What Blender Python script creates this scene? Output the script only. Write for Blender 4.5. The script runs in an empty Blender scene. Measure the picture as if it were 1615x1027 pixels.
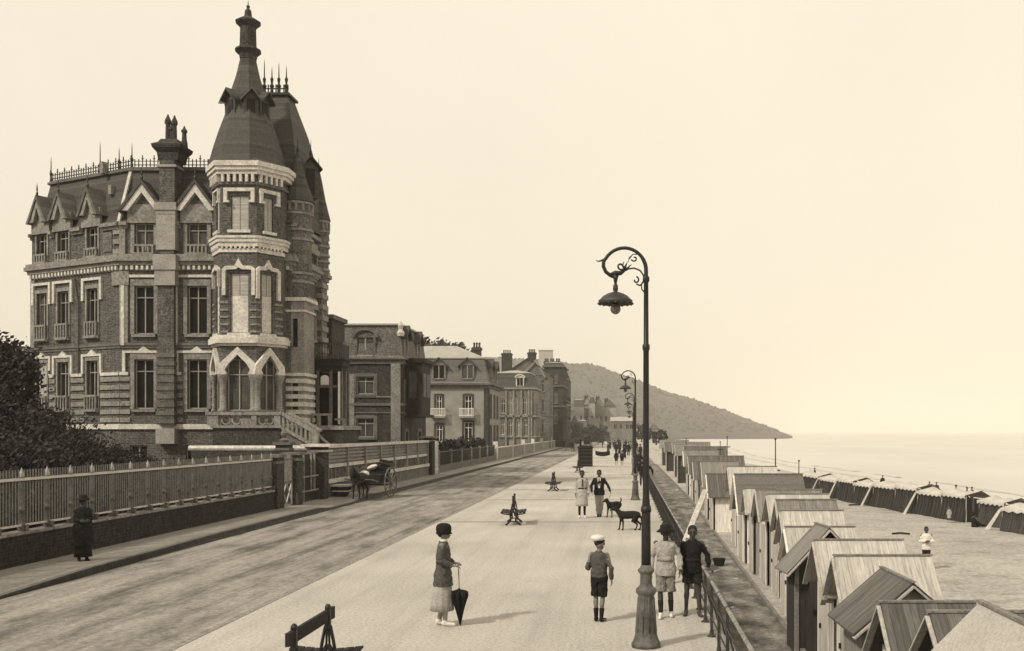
import bpy, math, random
from mathutils import Vector, Matrix, noise
R = math.radians
rnd = random.Random(7)
# measured view: focal length and vanishing point of the street in photo pixels, eye height in metres
F, CX, CY, EYE = 1600.0, 985.0, 681.0, 3.2
def X_(px, d): return (px - CX) * d / F
def Z_(py, d): return EYE - (py - CY) * d / F
SC = bpy.context.scene
COL = SC.collection

# ------------------------------------------------------------------ mesh builder
class MB:
    def __init__(s): s.v = []; s.f = []; s.m = []; s.T = None
    def add(s, vs, fs, m=0):
        n = len(s.v)
        if s.T is not None: vs = [s.T @ Vector(p) for p in vs]
        s.v += [tuple(p) for p in vs]
        s.f += [tuple(i + n for i in f) for f in fs]; s.m += [m] * len(fs)
        return s
    def box(s, x0, x1, y0, y1, z0, z1, m=0):
        return s.add([(x0,y0,z0),(x1,y0,z0),(x1,y1,z0),(x0,y1,z0),(x0,y0,z1),(x1,y0,z1),(x1,y1,z1),(x0,y1,z1)],
            [(0,3,2,1),(4,5,6,7),(0,1,5,4),(1,2,6,5),(2,3,7,6),(3,0,4,7)], m)
    def hexa(s, p, m=0):
        return s.add(p, [(0,3,2,1),(4,5,6,7),(0,1,5,4),(1,2,6,5),(2,3,7,6),(3,0,4,7)], m)
    def beam(s, a, b, w, h=None, m=0, up=(0,0,1)):
        h = h or w; a = Vector(a); b = Vector(b); d = (b-a).normalized(); up = Vector(up)
        if abs(d.dot(up)) > .98: up = Vector((1,0,0))
        x = d.cross(up).normalized()*w/2; y = x.cross(d).normalized()*h/2
        return s.hexa([a-x-y, a+x-y, b+x-y, b-x-y, a-x+y, a+x+y, b+x+y, b-x+y], m)
    def prism(s, poly, z0, z1, m=0):
        n = len(poly)
        vs = [(p[0],p[1],z0) for p in poly] + [(p[0],p[1],z1) for p in poly]
        fs = [tuple(reversed(range(n))), tuple(range(n,2*n))] + [(i,(i+1)%n,n+(i+1)%n,n+i) for i in range(n)]
        return s.add(vs, fs, m)
    def loft(s, rings, m=0, cap=True, closed=True):
        n = len(rings[0]); vs = [p for r in rings for p in r]; fs = []
        for k in range(len(rings)-1):
            for i in range(n if closed else n-1):
                j = (i+1)%n; fs.append((k*n+i, k*n+j, (k+1)*n+j, (k+1)*n+i))
        if cap: fs.append(tuple(reversed(range(n)))); fs.append(tuple((len(rings)-1)*n+i for i in range(n)))
        return s.add(vs, fs, m)
    def lathe(s, prof, c=(0,0,0), n=16, m=0, rot=0, sq=1, cap=True):
        return s.loft([[(c[0]+max(r,.0005)*math.cos(rot+2*math.pi*i/n), c[1]+sq*max(r,.0005)*math.sin(rot+2*math.pi*i/n), c[2]+z) for i in range(n)] for r,z in prof], m, cap)
    def tube(s, pts, r, n=8, m=0, cap=True):
        pts = [Vector(p) for p in pts]; rs = r if isinstance(r,(list,tuple)) else [r]*len(pts)
        rings = []; px = None
        for i,p in enumerate(pts):
            d = (pts[min(i+1,len(pts)-1)] - pts[max(i-1,0)]).normalized()
            if px is None:
                a = Vector((0,0,1)) if abs(d.z) < .9 else Vector((1,0,0)); px = d.cross(a).normalized()
            px = (px - d*px.dot(d)).normalized(); py = d.cross(px)
            rings.append([p + (px*math.cos(2*math.pi*k/n)+py*math.sin(2*math.pi*k/n))*rs[i] for k in range(n)])
        return s.loft(rings, m, cap)
    def caps(s, a, b, ra, rb, n=12, m=0, fl=1.0):
        a = Vector(a); b = Vector(b); d = (b-a)
        if d.length < 1e-6: d = Vector((0,0,1e-4))
        d.normalize(); pts = []; rs = []
        for t in (-1,-.8,-.4,0): pts.append(a+d*ra*t); rs.append(max(.001, ra*math.sqrt(max(0,1-t*t))))
        for t in (0,.4,.8,1): pts.append(b+d*rb*t); rs.append(max(.001, rb*math.sqrt(max(0,1-t*t))))
        return s.tube(pts, rs, n, m)
    def ball(s, c, r, n=12, m=0, k=8, rot=None):
        if not isinstance(r,(tuple,list)): r = (r,r,r)
        c = Vector(c); rings = []
        for j in range(k+1):
            t = math.pi*j/k; q = max(.01, math.sin(t)); z = -math.cos(t)
            ring = []
            for i in range(n):
                p = Vector((r[0]*q*math.cos(2*math.pi*i/n), r[1]*q*math.sin(2*math.pi*i/n), r[2]*z))
                if rot: p = rot @ p
                ring.append(c+p)
            rings.append(ring)
        return s.loft(rings, m)
    def build(s, name, mats, parent=None, smooth=False, origin=None):
        if not isinstance(mats,(list,tuple)): mats = [mats]
        if parent is not None:
            o = Vector((0,0,0)); q = parent
            while q is not None: o = o + q.location; q = q.parent
        elif origin is not None: o = Vector(origin)
        elif s.v:
            xs = [p[0] for p in s.v]; ys = [p[1] for p in s.v]; zs = [p[2] for p in s.v]
            o = Vector(((min(xs)+max(xs))/2, (min(ys)+max(ys))/2, min(zs)))
        else: o = Vector((0,0,0))
        me = bpy.data.meshes.new(name)
        me.from_pydata([(p[0]-o.x, p[1]-o.y, p[2]-o.z) for p in s.v], [], s.f)
        for mt in mats: me.materials.append(mt)
        if len(mats) > 1: me.polygons.foreach_set('material_index', s.m)
        if smooth: me.polygons.foreach_set('use_smooth', [True]*len(s.f))
        me.update()
        ob = bpy.data.objects.new(name, me); COL.objects.link(ob)
        if parent is not None: ob.parent = parent
        else: ob.location = o
        return ob

def tag(o, label=None, cat=None, group=None, kind=None):
    if label: o['label'] = label
    if cat: o['category'] = cat
    if group: o['group'] = group
    if kind: o['kind'] = kind
    return o
def thing(name, label, cat, loc=(0,0,0), group=None):
    o = bpy.data.objects.new(name, None); o.empty_display_size = .2; COL.objects.link(o); o.location = loc
    return tag(o, label, cat, group)
def copy_tree(o, parent=None):
    c = o.copy(); COL.objects.link(c)
    if parent is not None: c.parent = parent
    for ch in list(o.children): copy_tree(ch, c)
    return c
def place(root, loc, rz=0, sc=1):
    root.location = loc; root.rotation_euler = (0,0,rz); root.scale = (sc,sc,sc); return root
FOLD = []
def fold(o, st=.03):
    if not FOLD:
        t = bpy.data.textures.new('cloth_folds','CLOUDS'); t.noise_scale = .09; t.noise_depth = 2; FOLD.append(t)
    m = o.modifiers.new('Folds','DISPLACE'); m.texture = FOLD[0]; m.strength = st; m.mid_level = .5
def remesh(o, vox, smooth=3):
    m = o.modifiers.new('Remesh','REMESH'); m.mode = 'VOXEL'; m.voxel_size = vox; m.use_smooth_shade = True
    if smooth:
        q = o.modifiers.new('Smooth','SMOOTH'); q.iterations = smooth; q.factor = .5
    return o

# ------------------------------------------------------------------ materials
def tone(g, warm=1.0): return (g*1.01, g*(1-.05*warm), g*(1-.13*warm), 1)
def base_mat(name, rough=.85, spec=.3):
    m = bpy.data.materials.new(name); m.use_nodes = True; nt = m.node_tree; b = nt.nodes['Principled BSDF']
    b.inputs['Roughness'].default_value = rough; b.inputs['Specular IOR Level'].default_value = spec
    return m, nt, b
def nd(nt, t, **k):
    n = nt.nodes.new(t)
    for a,v in k.items(): setattr(n, a, v)
    return n
def coords(nt, sc=(1,1,1), rot=(0,0,0)):
    tc = nd(nt,'ShaderNodeTexCoord'); mp = nd(nt,'ShaderNodeMapping')
    mp.inputs['Scale'].default_value = sc; mp.inputs['Rotation'].default_value = rot
    nt.links.new(tc.outputs['Object'], mp.inputs['Vector']); return mp.outputs['Vector']
def noise_n(nt, vec, scale, detail=5, rough=.6):
    n = nd(nt,'ShaderNodeTexNoise'); n.inputs['Scale'].default_value = scale; n.inputs['Detail'].default_value = detail
    n.inputs['Roughness'].default_value = rough; nt.links.new(vec, n.inputs['Vector']); return n.outputs['Fac']
def ramp(nt, fac, stops):
    r = nd(nt,'ShaderNodeValToRGB'); e = r.color_ramp.elements
    while len(e) < len(stops): e.new(.5)
    for i,(p,c) in enumerate(stops): e[i].position = p; e[i].color = c if isinstance(c,tuple) else tone(c)
    nt.links.new(fac, r.inputs['Fac']); return r.outputs['Color']
def mul(nt, a, b, fac=1.0, mode='MULTIPLY'):
    m = nd(nt,'ShaderNodeMix', data_type='RGBA', blend_type=mode); m.inputs[0].default_value = fac
    nt.links.new(a, m.inputs[6])
    if isinstance(b, tuple): m.inputs[7].default_value = b
    else: nt.links.new(b, m.inputs[7])
    return m.outputs[2]
def bump(nt, b, h, st=.3, dist=.05):
    n = nd(nt,'ShaderNodeBump'); n.inputs['Strength'].default_value = st; n.inputs['Distance'].default_value = dist
    nt.links.new(h, n.inputs['Height']); nt.links.new(n.outputs['Normal'], b.inputs['Normal'])
def mk(name, g, var=.25, scale=2.0, fine=22.0, finev=.3, rough=.85, spec=.3, stretch=(1,1,1), bst=.25, bd=.03, warm=1.0):
    m, nt, b = base_mat(name, rough, spec); vec = coords(nt, stretch)
    n1 = noise_n(nt, vec, scale, 5); n2 = noise_n(nt, vec, fine, 4, .7)
    c = ramp(nt, n1, [(.3, tone(g*(1-var),warm)), (.7, tone(g*(1+var),warm))])
    f = ramp(nt, n2, [(.35, (1-finev,)*3+(1,)), (.65, (1+finev*.4,)*3+(1,))])
    nt.links.new(mul(nt, c, f), b.inputs['Base Color']); bump(nt, b, n2, bst, bd); return m
def mk_brick(name, g, mortar, sx=1.0):
    m, nt, b = base_mat(name, .9, .2); tc = nd(nt,'ShaderNodeTexCoord'); sp = nd(nt,'ShaderNodeSeparateXYZ')
    nt.links.new(tc.outputs['Object'], sp.inputs[0])
    ad = nd(nt,'ShaderNodeMath', operation='ADD'); nt.links.new(sp.outputs['X'], ad.inputs[0]); nt.links.new(sp.outputs['Y'], ad.inputs[1])
    cb = nd(nt,'ShaderNodeCombineXYZ'); nt.links.new(ad.outputs[0], cb.inputs['X']); nt.links.new(sp.outputs['Z'], cb.inputs['Y'])
    br = nd(nt,'ShaderNodeTexBrick'); nt.links.new(cb.outputs[0], br.inputs['Vector'])
    br.inputs['Scale'].default_value = 1; br.inputs['Brick Width'].default_value = .24*sx; br.inputs['Row Height'].default_value = .085*sx
    br.inputs['Mortar Size'].default_value = .012*sx; br.inputs['Color1'].default_value = tone(g*.75); br.inputs['Color2'].default_value = tone(g*1.3)
    br.inputs['Mortar'].default_value = tone(mortar)
    n = noise_n(nt, tc.outputs['Object'], 1.1, 6); f = ramp(nt, n, [(.3,(.72,)*3+(1,)),(.7,(1.25,)*3+(1,))])
    n2 = noise_n(nt, tc.outputs['Object'], 9, 4); f2 = ramp(nt, n2, [(.35,(.5,)*3+(1,)),(.65,(1.4,)*3+(1,))])
    nt.links.new(mul(nt, mul(nt, br.outputs['Color'], f), f2), b.inputs['Base Color']); bump(nt, b, n2, .3, .02); return m
def mk_planks(name, g, axis='X', w=.14, seam=.35, var=.2, streak='Y', rough=.8, fine=.45):
    m, nt, b = base_mat(name, rough, .25); tc = nd(nt,'ShaderNodeTexCoord'); sp = nd(nt,'ShaderNodeSeparateXYZ')
    nt.links.new(tc.outputs['Object'], sp.inputs[0])
    dv = nd(nt,'ShaderNodeMath', operation='DIVIDE'); nt.links.new(sp.outputs[axis], dv.inputs[0]); dv.inputs[1].default_value = w
    fr = nd(nt,'ShaderNodeMath', operation='FRACT'); nt.links.new(dv.outputs[0], fr.inputs[0])
    fl = nd(nt,'ShaderNodeMath', operation='FLOOR'); nt.links.new(dv.outputs[0], fl.inputs[0])
    oi = nd(nt,'ShaderNodeObjectInfo'); ad = nd(nt,'ShaderNodeMath', operation='MULTIPLY_ADD')
    nt.links.new(oi.outputs['Random'], ad.inputs[0]); ad.inputs[1].default_value = 57.0; nt.links.new(fl.outputs[0], ad.inputs[2])
    wn = nd(nt,'ShaderNodeTexWhiteNoise', noise_dimensions='1D'); nt.links.new(ad.outputs[0], wn.inputs['W'])
    c = ramp(nt, wn.outputs['Value'], [(0, g*(1-var)), (1, g*(1+var))])
    sm = ramp(nt, fr.outputs[0], [(0,(1-seam,)*3+(1,)), (.1,(1,)*3+(1,)), (.9,(1,)*3+(1,)), (1,(1-seam,)*3+(1,))])
    stv = {'X':(1,9,9),'Y':(9,1,9),'Z':(9,9,1),'R':(11,1.2,1.2)}[streak]
    n = noise_n(nt, coords(nt, stv), 2.2, 6, .7); f = ramp(nt, n, [(.3,(1-fine,)*3+(1,)),(.7,(1+fine*.4,)*3+(1,))])
    nt.links.new(mul(nt, mul(nt, c, sm), f), b.inputs['Base Color']); bump(nt, b, n, .3, .01); return m

MT = {}
MT['brick'] = mk_brick('dark_brick', .075, .13)
MT['brick2'] = mk_brick('mid_brick', .11, .16)
MT['brickdk'] = mk_brick('old_dark_brick', .04, .06)
MT['stone'] = mk('weathered_stone', .24, .25, 1.5, 9, .5)
MT['stonelt'] = mk('light_stone', .58, .18, 1.5, 9, .35)
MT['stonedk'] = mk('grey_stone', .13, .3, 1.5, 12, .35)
MT['stucco'] = mk('stucco', .26, .16, .8, 12, .2)
MT['white'] = mk('white_paint', .72, .08, 2, 20, .12, rough=.6)
MT['cream'] = mk('cream_paint', .52, .12, 2, 20, .15, rough=.6)
MT['slate'] = mk_planks('roof_slate', .07, 'Z', .16, .3, .3, 'Z')
MT['slatelt'] = mk_planks('pale_slate', .14, 'Z', .3, .3, .2, 'Z')
MT['zinc'] = mk('zinc_roof', .34, .15, 1.0, 10, .2, rough=.5)
MT['glass'] = mk('dark_glass', .012, .5, .8, 3, .3, rough=.45, spec=.06, bst=.02)
MT['glasslt'] = mk('curtained_glass', .075, .4, 1.2, 9, .4, rough=.5, spec=.08, bst=.02)
MT['frame'] = mk('window_paint', .3, .15, 3, 20, .2)
MT['louvre'] = mk_planks('louvre', .42, 'Z', .075, .55, .08, 'X')
MT['iron'] = mk('dark_iron', .010, .3, 3, 25, .3, rough=.5, spec=.4)
MT['iron2'] = mk('worn_iron', .035, .4, 6, 30, .5, rough=.5, spec=.4)
MT['irongr'] = mk('grey_painted_iron', .10, .4, 3, 18, .4, rough=.55)
MT['stonemid'] = mk('mid_stone', .31, .2, 1.5, 14, .35)
MT['brickshade'] = mk_brick('shaded_brick', .022, .035)  # dark brick with the fence wall's shade put into its colour
MT['kerbshade'] = mk('kerb_face_shade', .035, .4, 2, 9, .4)  # shadow strip along the kerb, painted into the colour of its face
MT['picket'] = mk('picket_paint', .11, .3, 3, 18, .35, rough=.55)
MT['wooddk'] = mk('dark_wood', .018, .4, 3, 20, .4)
MT['wood'] = mk('weathered_wood', .2, .3, 3, 20, .4)
MT['woodlt'] = mk('pale_wood', .42, .2, 3, 20, .3)
MT['leaf'] = mk('dark_leaves', .028, .55, 1.3, 7, .4, rough=.7, warm=.8)
MT['leaf2'] = mk('mid_leaves', .055, .5, 1.3, 7, .4, rough=.7, warm=.8)
MT['bark'] = mk('bark', .07, .3, 3, 16, .4, stretch=(1,1,.3))
MT['skin'] = mk('skin', .17, .1, 4, 20, .1, rough=.6)
MT['skindk'] = mk('tanned_skin', .05, .1, 4, 20, .1, rough=.6)
MT['hair'] = mk('dark_hair', .015, .3, 20, 60, .4)
MT['black'] = mk('black_cloth', .006, .4, 6, 40, .3)
MT['dkcloth'] = mk('dark_wool', .015, .5, 8, 45, .4)
MT['tweed'] = mk('knitted_wool', .075, .35, 30, 90, .5)
MT['grey'] = mk('grey_cloth', .2, .4, 9, 45, .4, bst=.5)
MT['pale'] = mk('pale_cloth', .34, .2, 9, 40, .25, bst=.5)
MT['whitecl'] = mk('white_cloth', .62, .08, 8, 40, .12)
MT['hide'] = mk('dark_hide', .010, .5, 5, 30, .5)
MT['earth'] = mk('dark_earth', .05, .35, .6, 9, .5)
MT['far_wall'] = mk('far_wall', .16, .35, .25, 2.5, .35)
MT['farlt'] = mk('far_pale_wall', .3, .25, .3, 2.5, .3)
MT['fardk'] = mk('far_dark_wall', .06, .4, .3, 2.5, .4)
MT['canvas'] = mk('canvas', .38, .12, 1.2, 30, .25, bst=.3)
MT['canvas2'] = mk('awning_canvas', .5, .15, .9, 12, .3)
MT['canvaslt'] = mk('pale_canvas', .7, .1, 1.2, 20, .15)
MT['roofA'] = mk_planks('hut_roof_pale', .45, 'X', .11, .2, .1, 'R')
MT['roofB'] = mk_planks('hut_roof_grey', .2, 'X', .15, .3, .14, 'R')
MT['roofC'] = mk_planks('hut_roof_dark', .12, 'X', .10, .5, .25, 'R')
MT['wallA'] = mk_planks('hut_wall_pale', .52, 'Y', .15, .25, .1, 'Z')
MT['wallB'] = mk_planks('hut_wall_grey', .28, 'Y', .15, .25, .12, 'Z')
MT['wallW'] = mk_planks('hut_wall_white', .78, 'Y', .18, .12, .06, 'Z')
MT['wallD'] = mk_planks('hut_wall_dark', .05, 'Y', .15, .3, .2, 'Z')
MT['stripe'] = mk_planks('striped_cloth', .022, 'Y', .2, -3.5, .3, 'Z')
MT['stripe2'] = mk_planks('pale_striped_cloth', .045, 'Y', .13, -1.6, .3, 'Z')

# ------------------------------------------------------------------ wall helper
class Wall:
    """a vertical wall from A to B (plan points), outward side to the right of A->B"""
    def __init__(s, A, B):
        s.A = Vector((A[0],A[1])); s.B = Vector((B[0],B[1])); d = s.B - s.A; s.L = d.length; s.d = d/s.L; s.n = Vector((s.d.y, -s.d.x))
    def p(s, u, o, z): q = s.A + s.d*u + s.n*o; return (q.x, q.y, z)
    def u(s, px):
        k = (px-CX)/F   # X = k*Y
        return (k*s.A.y - s.A.x)/(s.d.x - k*s.d.y)
    def depth(s, u): return s.A.y + s.d.y*u
    def box(s, mb, u0, u1, o0, o1, z0, z1, m=0):
        return mb.hexa([s.p(u0,o1,z0),s.p(u1,o1,z0),s.p(u1,o0,z0),s.p(u0,o0,z0),s.p(u0,o1,z1),s.p(u1,o1,z1),s.p(u1,o0,z1),s.p(u0,o0,z1)], m)
    def poly(s, mb, pts, o0, o1, m=0):
        n = len(pts); vs = [s.p(u,o1,z) for u,z in pts] + [s.p(u,o0,z) for u,z in pts]
        fs = [tuple(range(n)), tuple(reversed(range(n,2*n)))] + [(i, n+i, n+(i+1)%n, (i+1)%n) for i in range(n)]
        return mb.add(vs, fs, m)
    def band(s, mb, outer, inner, o0, o1, m=0):
        for i in range(len(outer)-1):
            s.poly(mb, [outer[i], inner[i], inner[i+1], outer[i+1]], o0, o1, m)
    def face(s, mb, z0, z1, ops, depth=.22, m=0, mr=None):
        us = sorted(set([0, s.L] + [x for o in ops for x in (o[0],o[1])])); zs = sorted(set([z0,z1]+[x for o in ops for x in (o[2],o[3])]))
        for i in range(len(us)-1):
            for j in range(len(zs)-1):
                uc = (us[i]+us[i+1])/2; zc = (zs[j]+zs[j+1])/2
                if any(o[0]<uc<o[1] and o[2]<zc<o[3] for o in ops): continue
                mb.add([s.p(us[i],0,zs[j]),s.p(us[i+1],0,zs[j]),s.p(us[i+1],0,zs[j+1]),s.p(us[i],0,zs[j+1])], [(0,1,2,3)], m)
        for a,b,c,e in [o[:4] for o in ops]:
            q = [(a,c),(b,c),(b,e),(a,e)]
            for k in range(4):
                (x,y),(x2,y2) = q[k], q[(k+1)%4]
                mb.add([s.p(x,0,y),s.p(x2,0,y2),s.p(x2,-depth,y2),s.p(x,-depth,y)], [(0,1,2,3)], m if mr is None else mr)

def window(root, w, u0, u1, z0, z1, depth=.2, glass='glass', fm='frame', mull=1, trans=.28, shut=None, sill=True, balc=None, t=.06, sillm='stone'):
    fr = MB(); o0, o1 = -depth+.02, -depth+.08
    for a,b in ((u0,u0+t),(u1-t,u1)): w.box(fr, a, b, o0, o1, z0, z1)
    w.box(fr, u0+t, u1-t, o0, o1, z0, z0+t); w.box(fr, u0+t, u1-t, o0, o1, z1-t, z1)
    zt = z1-(z1-z0)*trans if trans else z1-t
    for k in range(mull):
        uc = u0+(u1-u0)*(k+1)/(mull+1); w.box(fr, uc-t*.45, uc+t*.45, o0, o1+.01, z0+t, z1-t)
    if trans: w.box(fr, u0+t, u1-t, o0, o1+.018, zt-t*.4, zt+t*.4)
    f = fr.build('window', MT[fm], root)
    if glass:
        g = MB(); w.box(g, u0+.01, u1-.01, -depth-.02, -depth+.03, z0+.01, z1-.01); g.build('pane', MT[glass], f)
    if shut:
        g = MB(); zs = z0+(z1-z0)*shut[0]; um = (u0+u1)/2
        for a,b in ((u0+.03,um-.02),(um+.02,u1-.03)):
            w.box(g, a, b, -depth+.085, -depth+.12, zs, z1-.03)
        g.build('shutter', MT[shut[1]], f)
        if shut[0] > .1:
            g = MB(); w.box(g, u0+.02, u1-.02, -depth+.085, -depth+.115, z0+.02, zs-.01); g.build('blind', MT['stonelt'], f)
    if sill:
        g = MB(); w.box(g, u0-.12, u1+.12, .002, .14, z0-.16, z0-.02); g.build('sill', MT[sillm], f)
    if balc:
        g = MB(); w.box(g, u0-.06, u1+.06, .0, .22, z0-.12, z0-.0); w.box(g, u0-.06, u1+.06, .10, .2, z0+balc-.1, z0+balc)
        n = max(3, int((u1-u0)/.2))
        for k in range(n+1):
            uc = u0+(u1-u0)*k/n; w.box(g, uc-.045, uc+.045, .11, .19, z0, z0+balc-.1)
        g.build('balustrade', MT['stone'], root)
    return f

def offset_poly(poly, d):
    n = len(poly); out = []
    for i in range(n):
        p0, p1, p2 = Vector(poly[i-1]), Vector(poly[i]), Vector(poly[(i+1)%n])
        a = (p1-p0).normalized(); b = (p2-p1).normalized(); na = Vector((a.y,-a.x)); nb = Vector((b.y,-b.x))
        bis = (na+nb).normalized(); out.append(tuple(p1 + bis*(d/max(.3,bis.dot(na)))))
    return out
def frustum(mb, levels, m=0):
    """levels: (poly, z)"""
    mb.loft([[(p[0],p[1],z) for p in poly] for poly,z in levels], m)
def rect(x0,x1,y0,y1): return [(x0,y0),(x1,y0),(x1,y1),(x0,y1)]
# ------------------------------------------------------------------ camera, sky, sun
cam = bpy.data.cameras.new('camera'); co = bpy.data.objects.new('camera', cam); COL.objects.link(co)
co.location = (0,0,EYE); co.rotation_euler = (R(90),0,0)
cam.sensor_width = 36; cam.lens = 36*F/1615; cam.shift_x = (807.5-CX)/1615; cam.shift_y = (CY-513.5)/1615
cam.clip_start = .1; cam.clip_end = 60000
SC.camera = co
SUN_DIR = Vector((-.52,-.5,.66)).normalized()
wd = bpy.data.worlds.new('World'); SC.world = wd; wd.use_nodes = True; nt = wd.node_tree
sky = nt.nodes.new('ShaderNodeTexSky'); sky.sky_type = 'NISHITA'; sky.sun_disc = False
sky.sun_elevation = math.asin(SUN_DIR.z); sky.sun_rotation = math.atan2(SUN_DIR.x, SUN_DIR.y); sky.dust_density = 4; sky.air_density = 1
bw = nt.nodes.new('ShaderNodeRGBToBW'); nt.links.new(sky.outputs[0], bw.inputs[0])
mr = nt.nodes.new('ShaderNodeMapRange'); mr.inputs['From Min'].default_value = 0; mr.inputs['From Max'].default_value = 12
mr.inputs['To Min'].default_value = 8.1; mr.inputs['To Max'].default_value = 9.8
nt.links.new(bw.outputs[0], mr.inputs['Value'])
tcw = nt.nodes.new('ShaderNodeTexCoord'); nzw = nt.nodes.new('ShaderNodeTexNoise'); nzw.inputs['Scale'].default_value = 1.6; nzw.inputs['Detail'].default_value = 6; nt.links.new(tcw.outputs['Generated'], nzw.inputs['Vector'])
mw = nt.nodes.new('ShaderNodeMapRange'); mw.inputs['From Min'].default_value = .3; mw.inputs['From Max'].default_value = .7; mw.inputs['To Min'].default_value = .93; mw.inputs['To Max'].default_value = 1.04; nt.links.new(nzw.outputs['Fac'], mw.inputs['Value'])
mq = nt.nodes.new('ShaderNodeMath'); mq.operation = 'MULTIPLY'; nt.links.new(mr.outputs[0], mq.inputs[0]); nt.links.new(mw.outputs[0], mq.inputs[1]); mr = mq
cm = nt.nodes.new('ShaderNodeCombineXYZ')
for i,k in enumerate((1.035,.935,.755)):
    mm = nt.nodes.new('ShaderNodeMath'); mm.operation = 'MULTIPLY'; mm.inputs[1].default_value = k
    nt.links.new(mr.outputs[0], mm.inputs[0]); nt.links.new(mm.outputs[0], cm.inputs[i])
bg = nt.nodes['Background']; bg.inputs['Strength'].default_value = .11
nt.links.new(cm.outputs[0], bg.inputs['Color'])
sl = bpy.data.lights.new('sun','SUN'); sl.energy = 3.5; sl.angle = R(5); sl.color = (1,.92,.78)
so = bpy.data.objects.new('sun', sl); COL.objects.link(so); so.rotation_euler = SUN_DIR.to_track_quat('Z','Y').to_euler(); so.location = (0,0,40)
SC.view_settings.view_transform = 'Standard'; SC.view_settings.look = 'None'; SC.view_settings.exposure = 0
SC.cycles.max_bounces = 5; SC.cycles.diffuse_bounces = 3; SC.cycles.volume_bounces = 1; SC.cycles.glossy_bounces = 2
SC.cycles.caustics_reflective = False; SC.cycles.caustics_refractive = False; SC.cycles.volume_step_rate = 4

# ------------------------------------------------------------------ the setting
def sheet(name, xs, ys, zf, mat, smooth=True):
    vs = [(x,y,zf(x,y)) for y in ys for x in xs]; n = len(xs)
    fs = [(j*n+i, j*n+i+1, (j+1)*n+i+1, (j+1)*n+i) for j in range(len(ys)-1) for i in range(n-1)]
    o = MB().add(vs, fs).build(name, mat, None, smooth, origin=(0,0,0)); tag(o, kind='structure'); return o
def lin(a,b,n): return [a+(b-a)*i/(n-1) for i in range(n)]
def sm(a,b,x): t = max(0,min(1,(x-a)/(b-a))); return t*t*(3-2*t)

def mk_ground(name, cols, sc, stretch, fine=9, finev=.25, big=None, bst=.4, bd=.03, tracks=0):
    m, nt, b = base_mat(name, .95, .15)
    n1 = noise_n(nt, coords(nt, stretch), sc, 7, .65); n2 = noise_n(nt, coords(nt), fine, 5, .75)
    c = ramp(nt, n1, cols); f = ramp(nt, n2, [(.32,(1-finev,)*3+(1,)),(.62,(1.06,)*3+(1,))])
    o = mul(nt, c, f)
    if big:
        n3 = noise_n(nt, coords(nt), big, 3, .5); o = mul(nt, o, ramp(nt, n3, [(.35,(.86,)*3+(1,)),(.65,(1.06,)*3+(1,))]))
    if tracks:
        n4 = noise_n(nt, coords(nt, (1,.02,1)), 1.9, 6, .7); o = mul(nt, o, ramp(nt, n4, [(.36,(1-tracks,)*3+(1,)),(.5,(1,)*3+(1,)),(.62,(1+tracks*.35,)*3+(1,))]))
        n5 = noise_n(nt, coords(nt), 1.3, 7, .75); o = mul(nt, o, ramp(nt, n5, [(.34,(1-tracks*.6,)*3+(1,)),(.46,(1,)*3+(1,))]))
    nt.links.new(o, b.inputs['Base Color']); bump(nt, b, n2, bst, bd); return m
MT['prom'] = mk_ground('promenade_gravel', [(.3,.45),(.7,.53)], .6, (1,.35,1), 17, .42, .16, .7, .03, tracks=.10)
MT['road'] = mk_ground('packed_road', [(.33,.13),(.43,.23),(.5,.30),(.7,.37)], 1.1, (1.1,.3,1), 9, .42, .12, .8, .06, tracks=.38)
MT['pave'] = mk_ground('pavement_gravel', [(.3,.24),(.7,.34)], .8, (1,.5,1), 9, .3, .2)
MT['sand'] = mk_ground('beach_sand', [(.32,.33),(.45,.45),(.7,.52)], .6, (1,1.6,1), 5, .42, .1, .8, .12)
MT['bank'] = mk_ground('cobbled_bank', [(.34,.10),(.48,.2),(.62,.36)], 1.6, (1,.6,1), 7, .5, .3, .9, .08)
MT['hill'] = mk_ground('wooded_hill', [(.3,.08),(.5,.10),(.7,.12)], .02, (1,1,1), .25, .3, .005, .6, 3)

sheet('ground', [-3000,-800,-200,-60,-14.35], [-60,0,100,300,340,600,1500,6000], lambda x,y:-.14, MT['earth'])
sheet('ground', [-14.35,-6,1.4], [322,500,900,2500,6000], lambda x,y:-.15, MT['pave'])
def road_z(x,y):
    t = (x+9.5)/2.9; return -.11 + .04*(1-t*t) + .012*noise.noise(Vector((x*1.6,y*.25,0)))
sheet('road', lin(-12.42,-6.58,22), [2+i*.9 for i in range(120)]+[112+i*7 for i in range(31)], road_z, MT['road'])
mb = MB(); mb.box(-6.6,1.42,2,325,-.4,0); tag(mb.build('promenade', MT['prom'], origin=(0,0,0)), kind='structure')
mb = MB(); mb.box(-6.74,-6.605,2,325,-.4,.006); tag(mb.build('promenade_kerb', MT['stone'], origin=(0,0,0)), kind='structure')
mb = MB()
for y_ in (35.9,47.6,55.9,75.2,93.2): mb.box(-6.55,1.3,y_,y_+.07+.001*y_,.004,.006)
tag(mb.build('promenade_joint', MT['stonedk'], origin=(0,0,0)), kind='structure')
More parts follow.
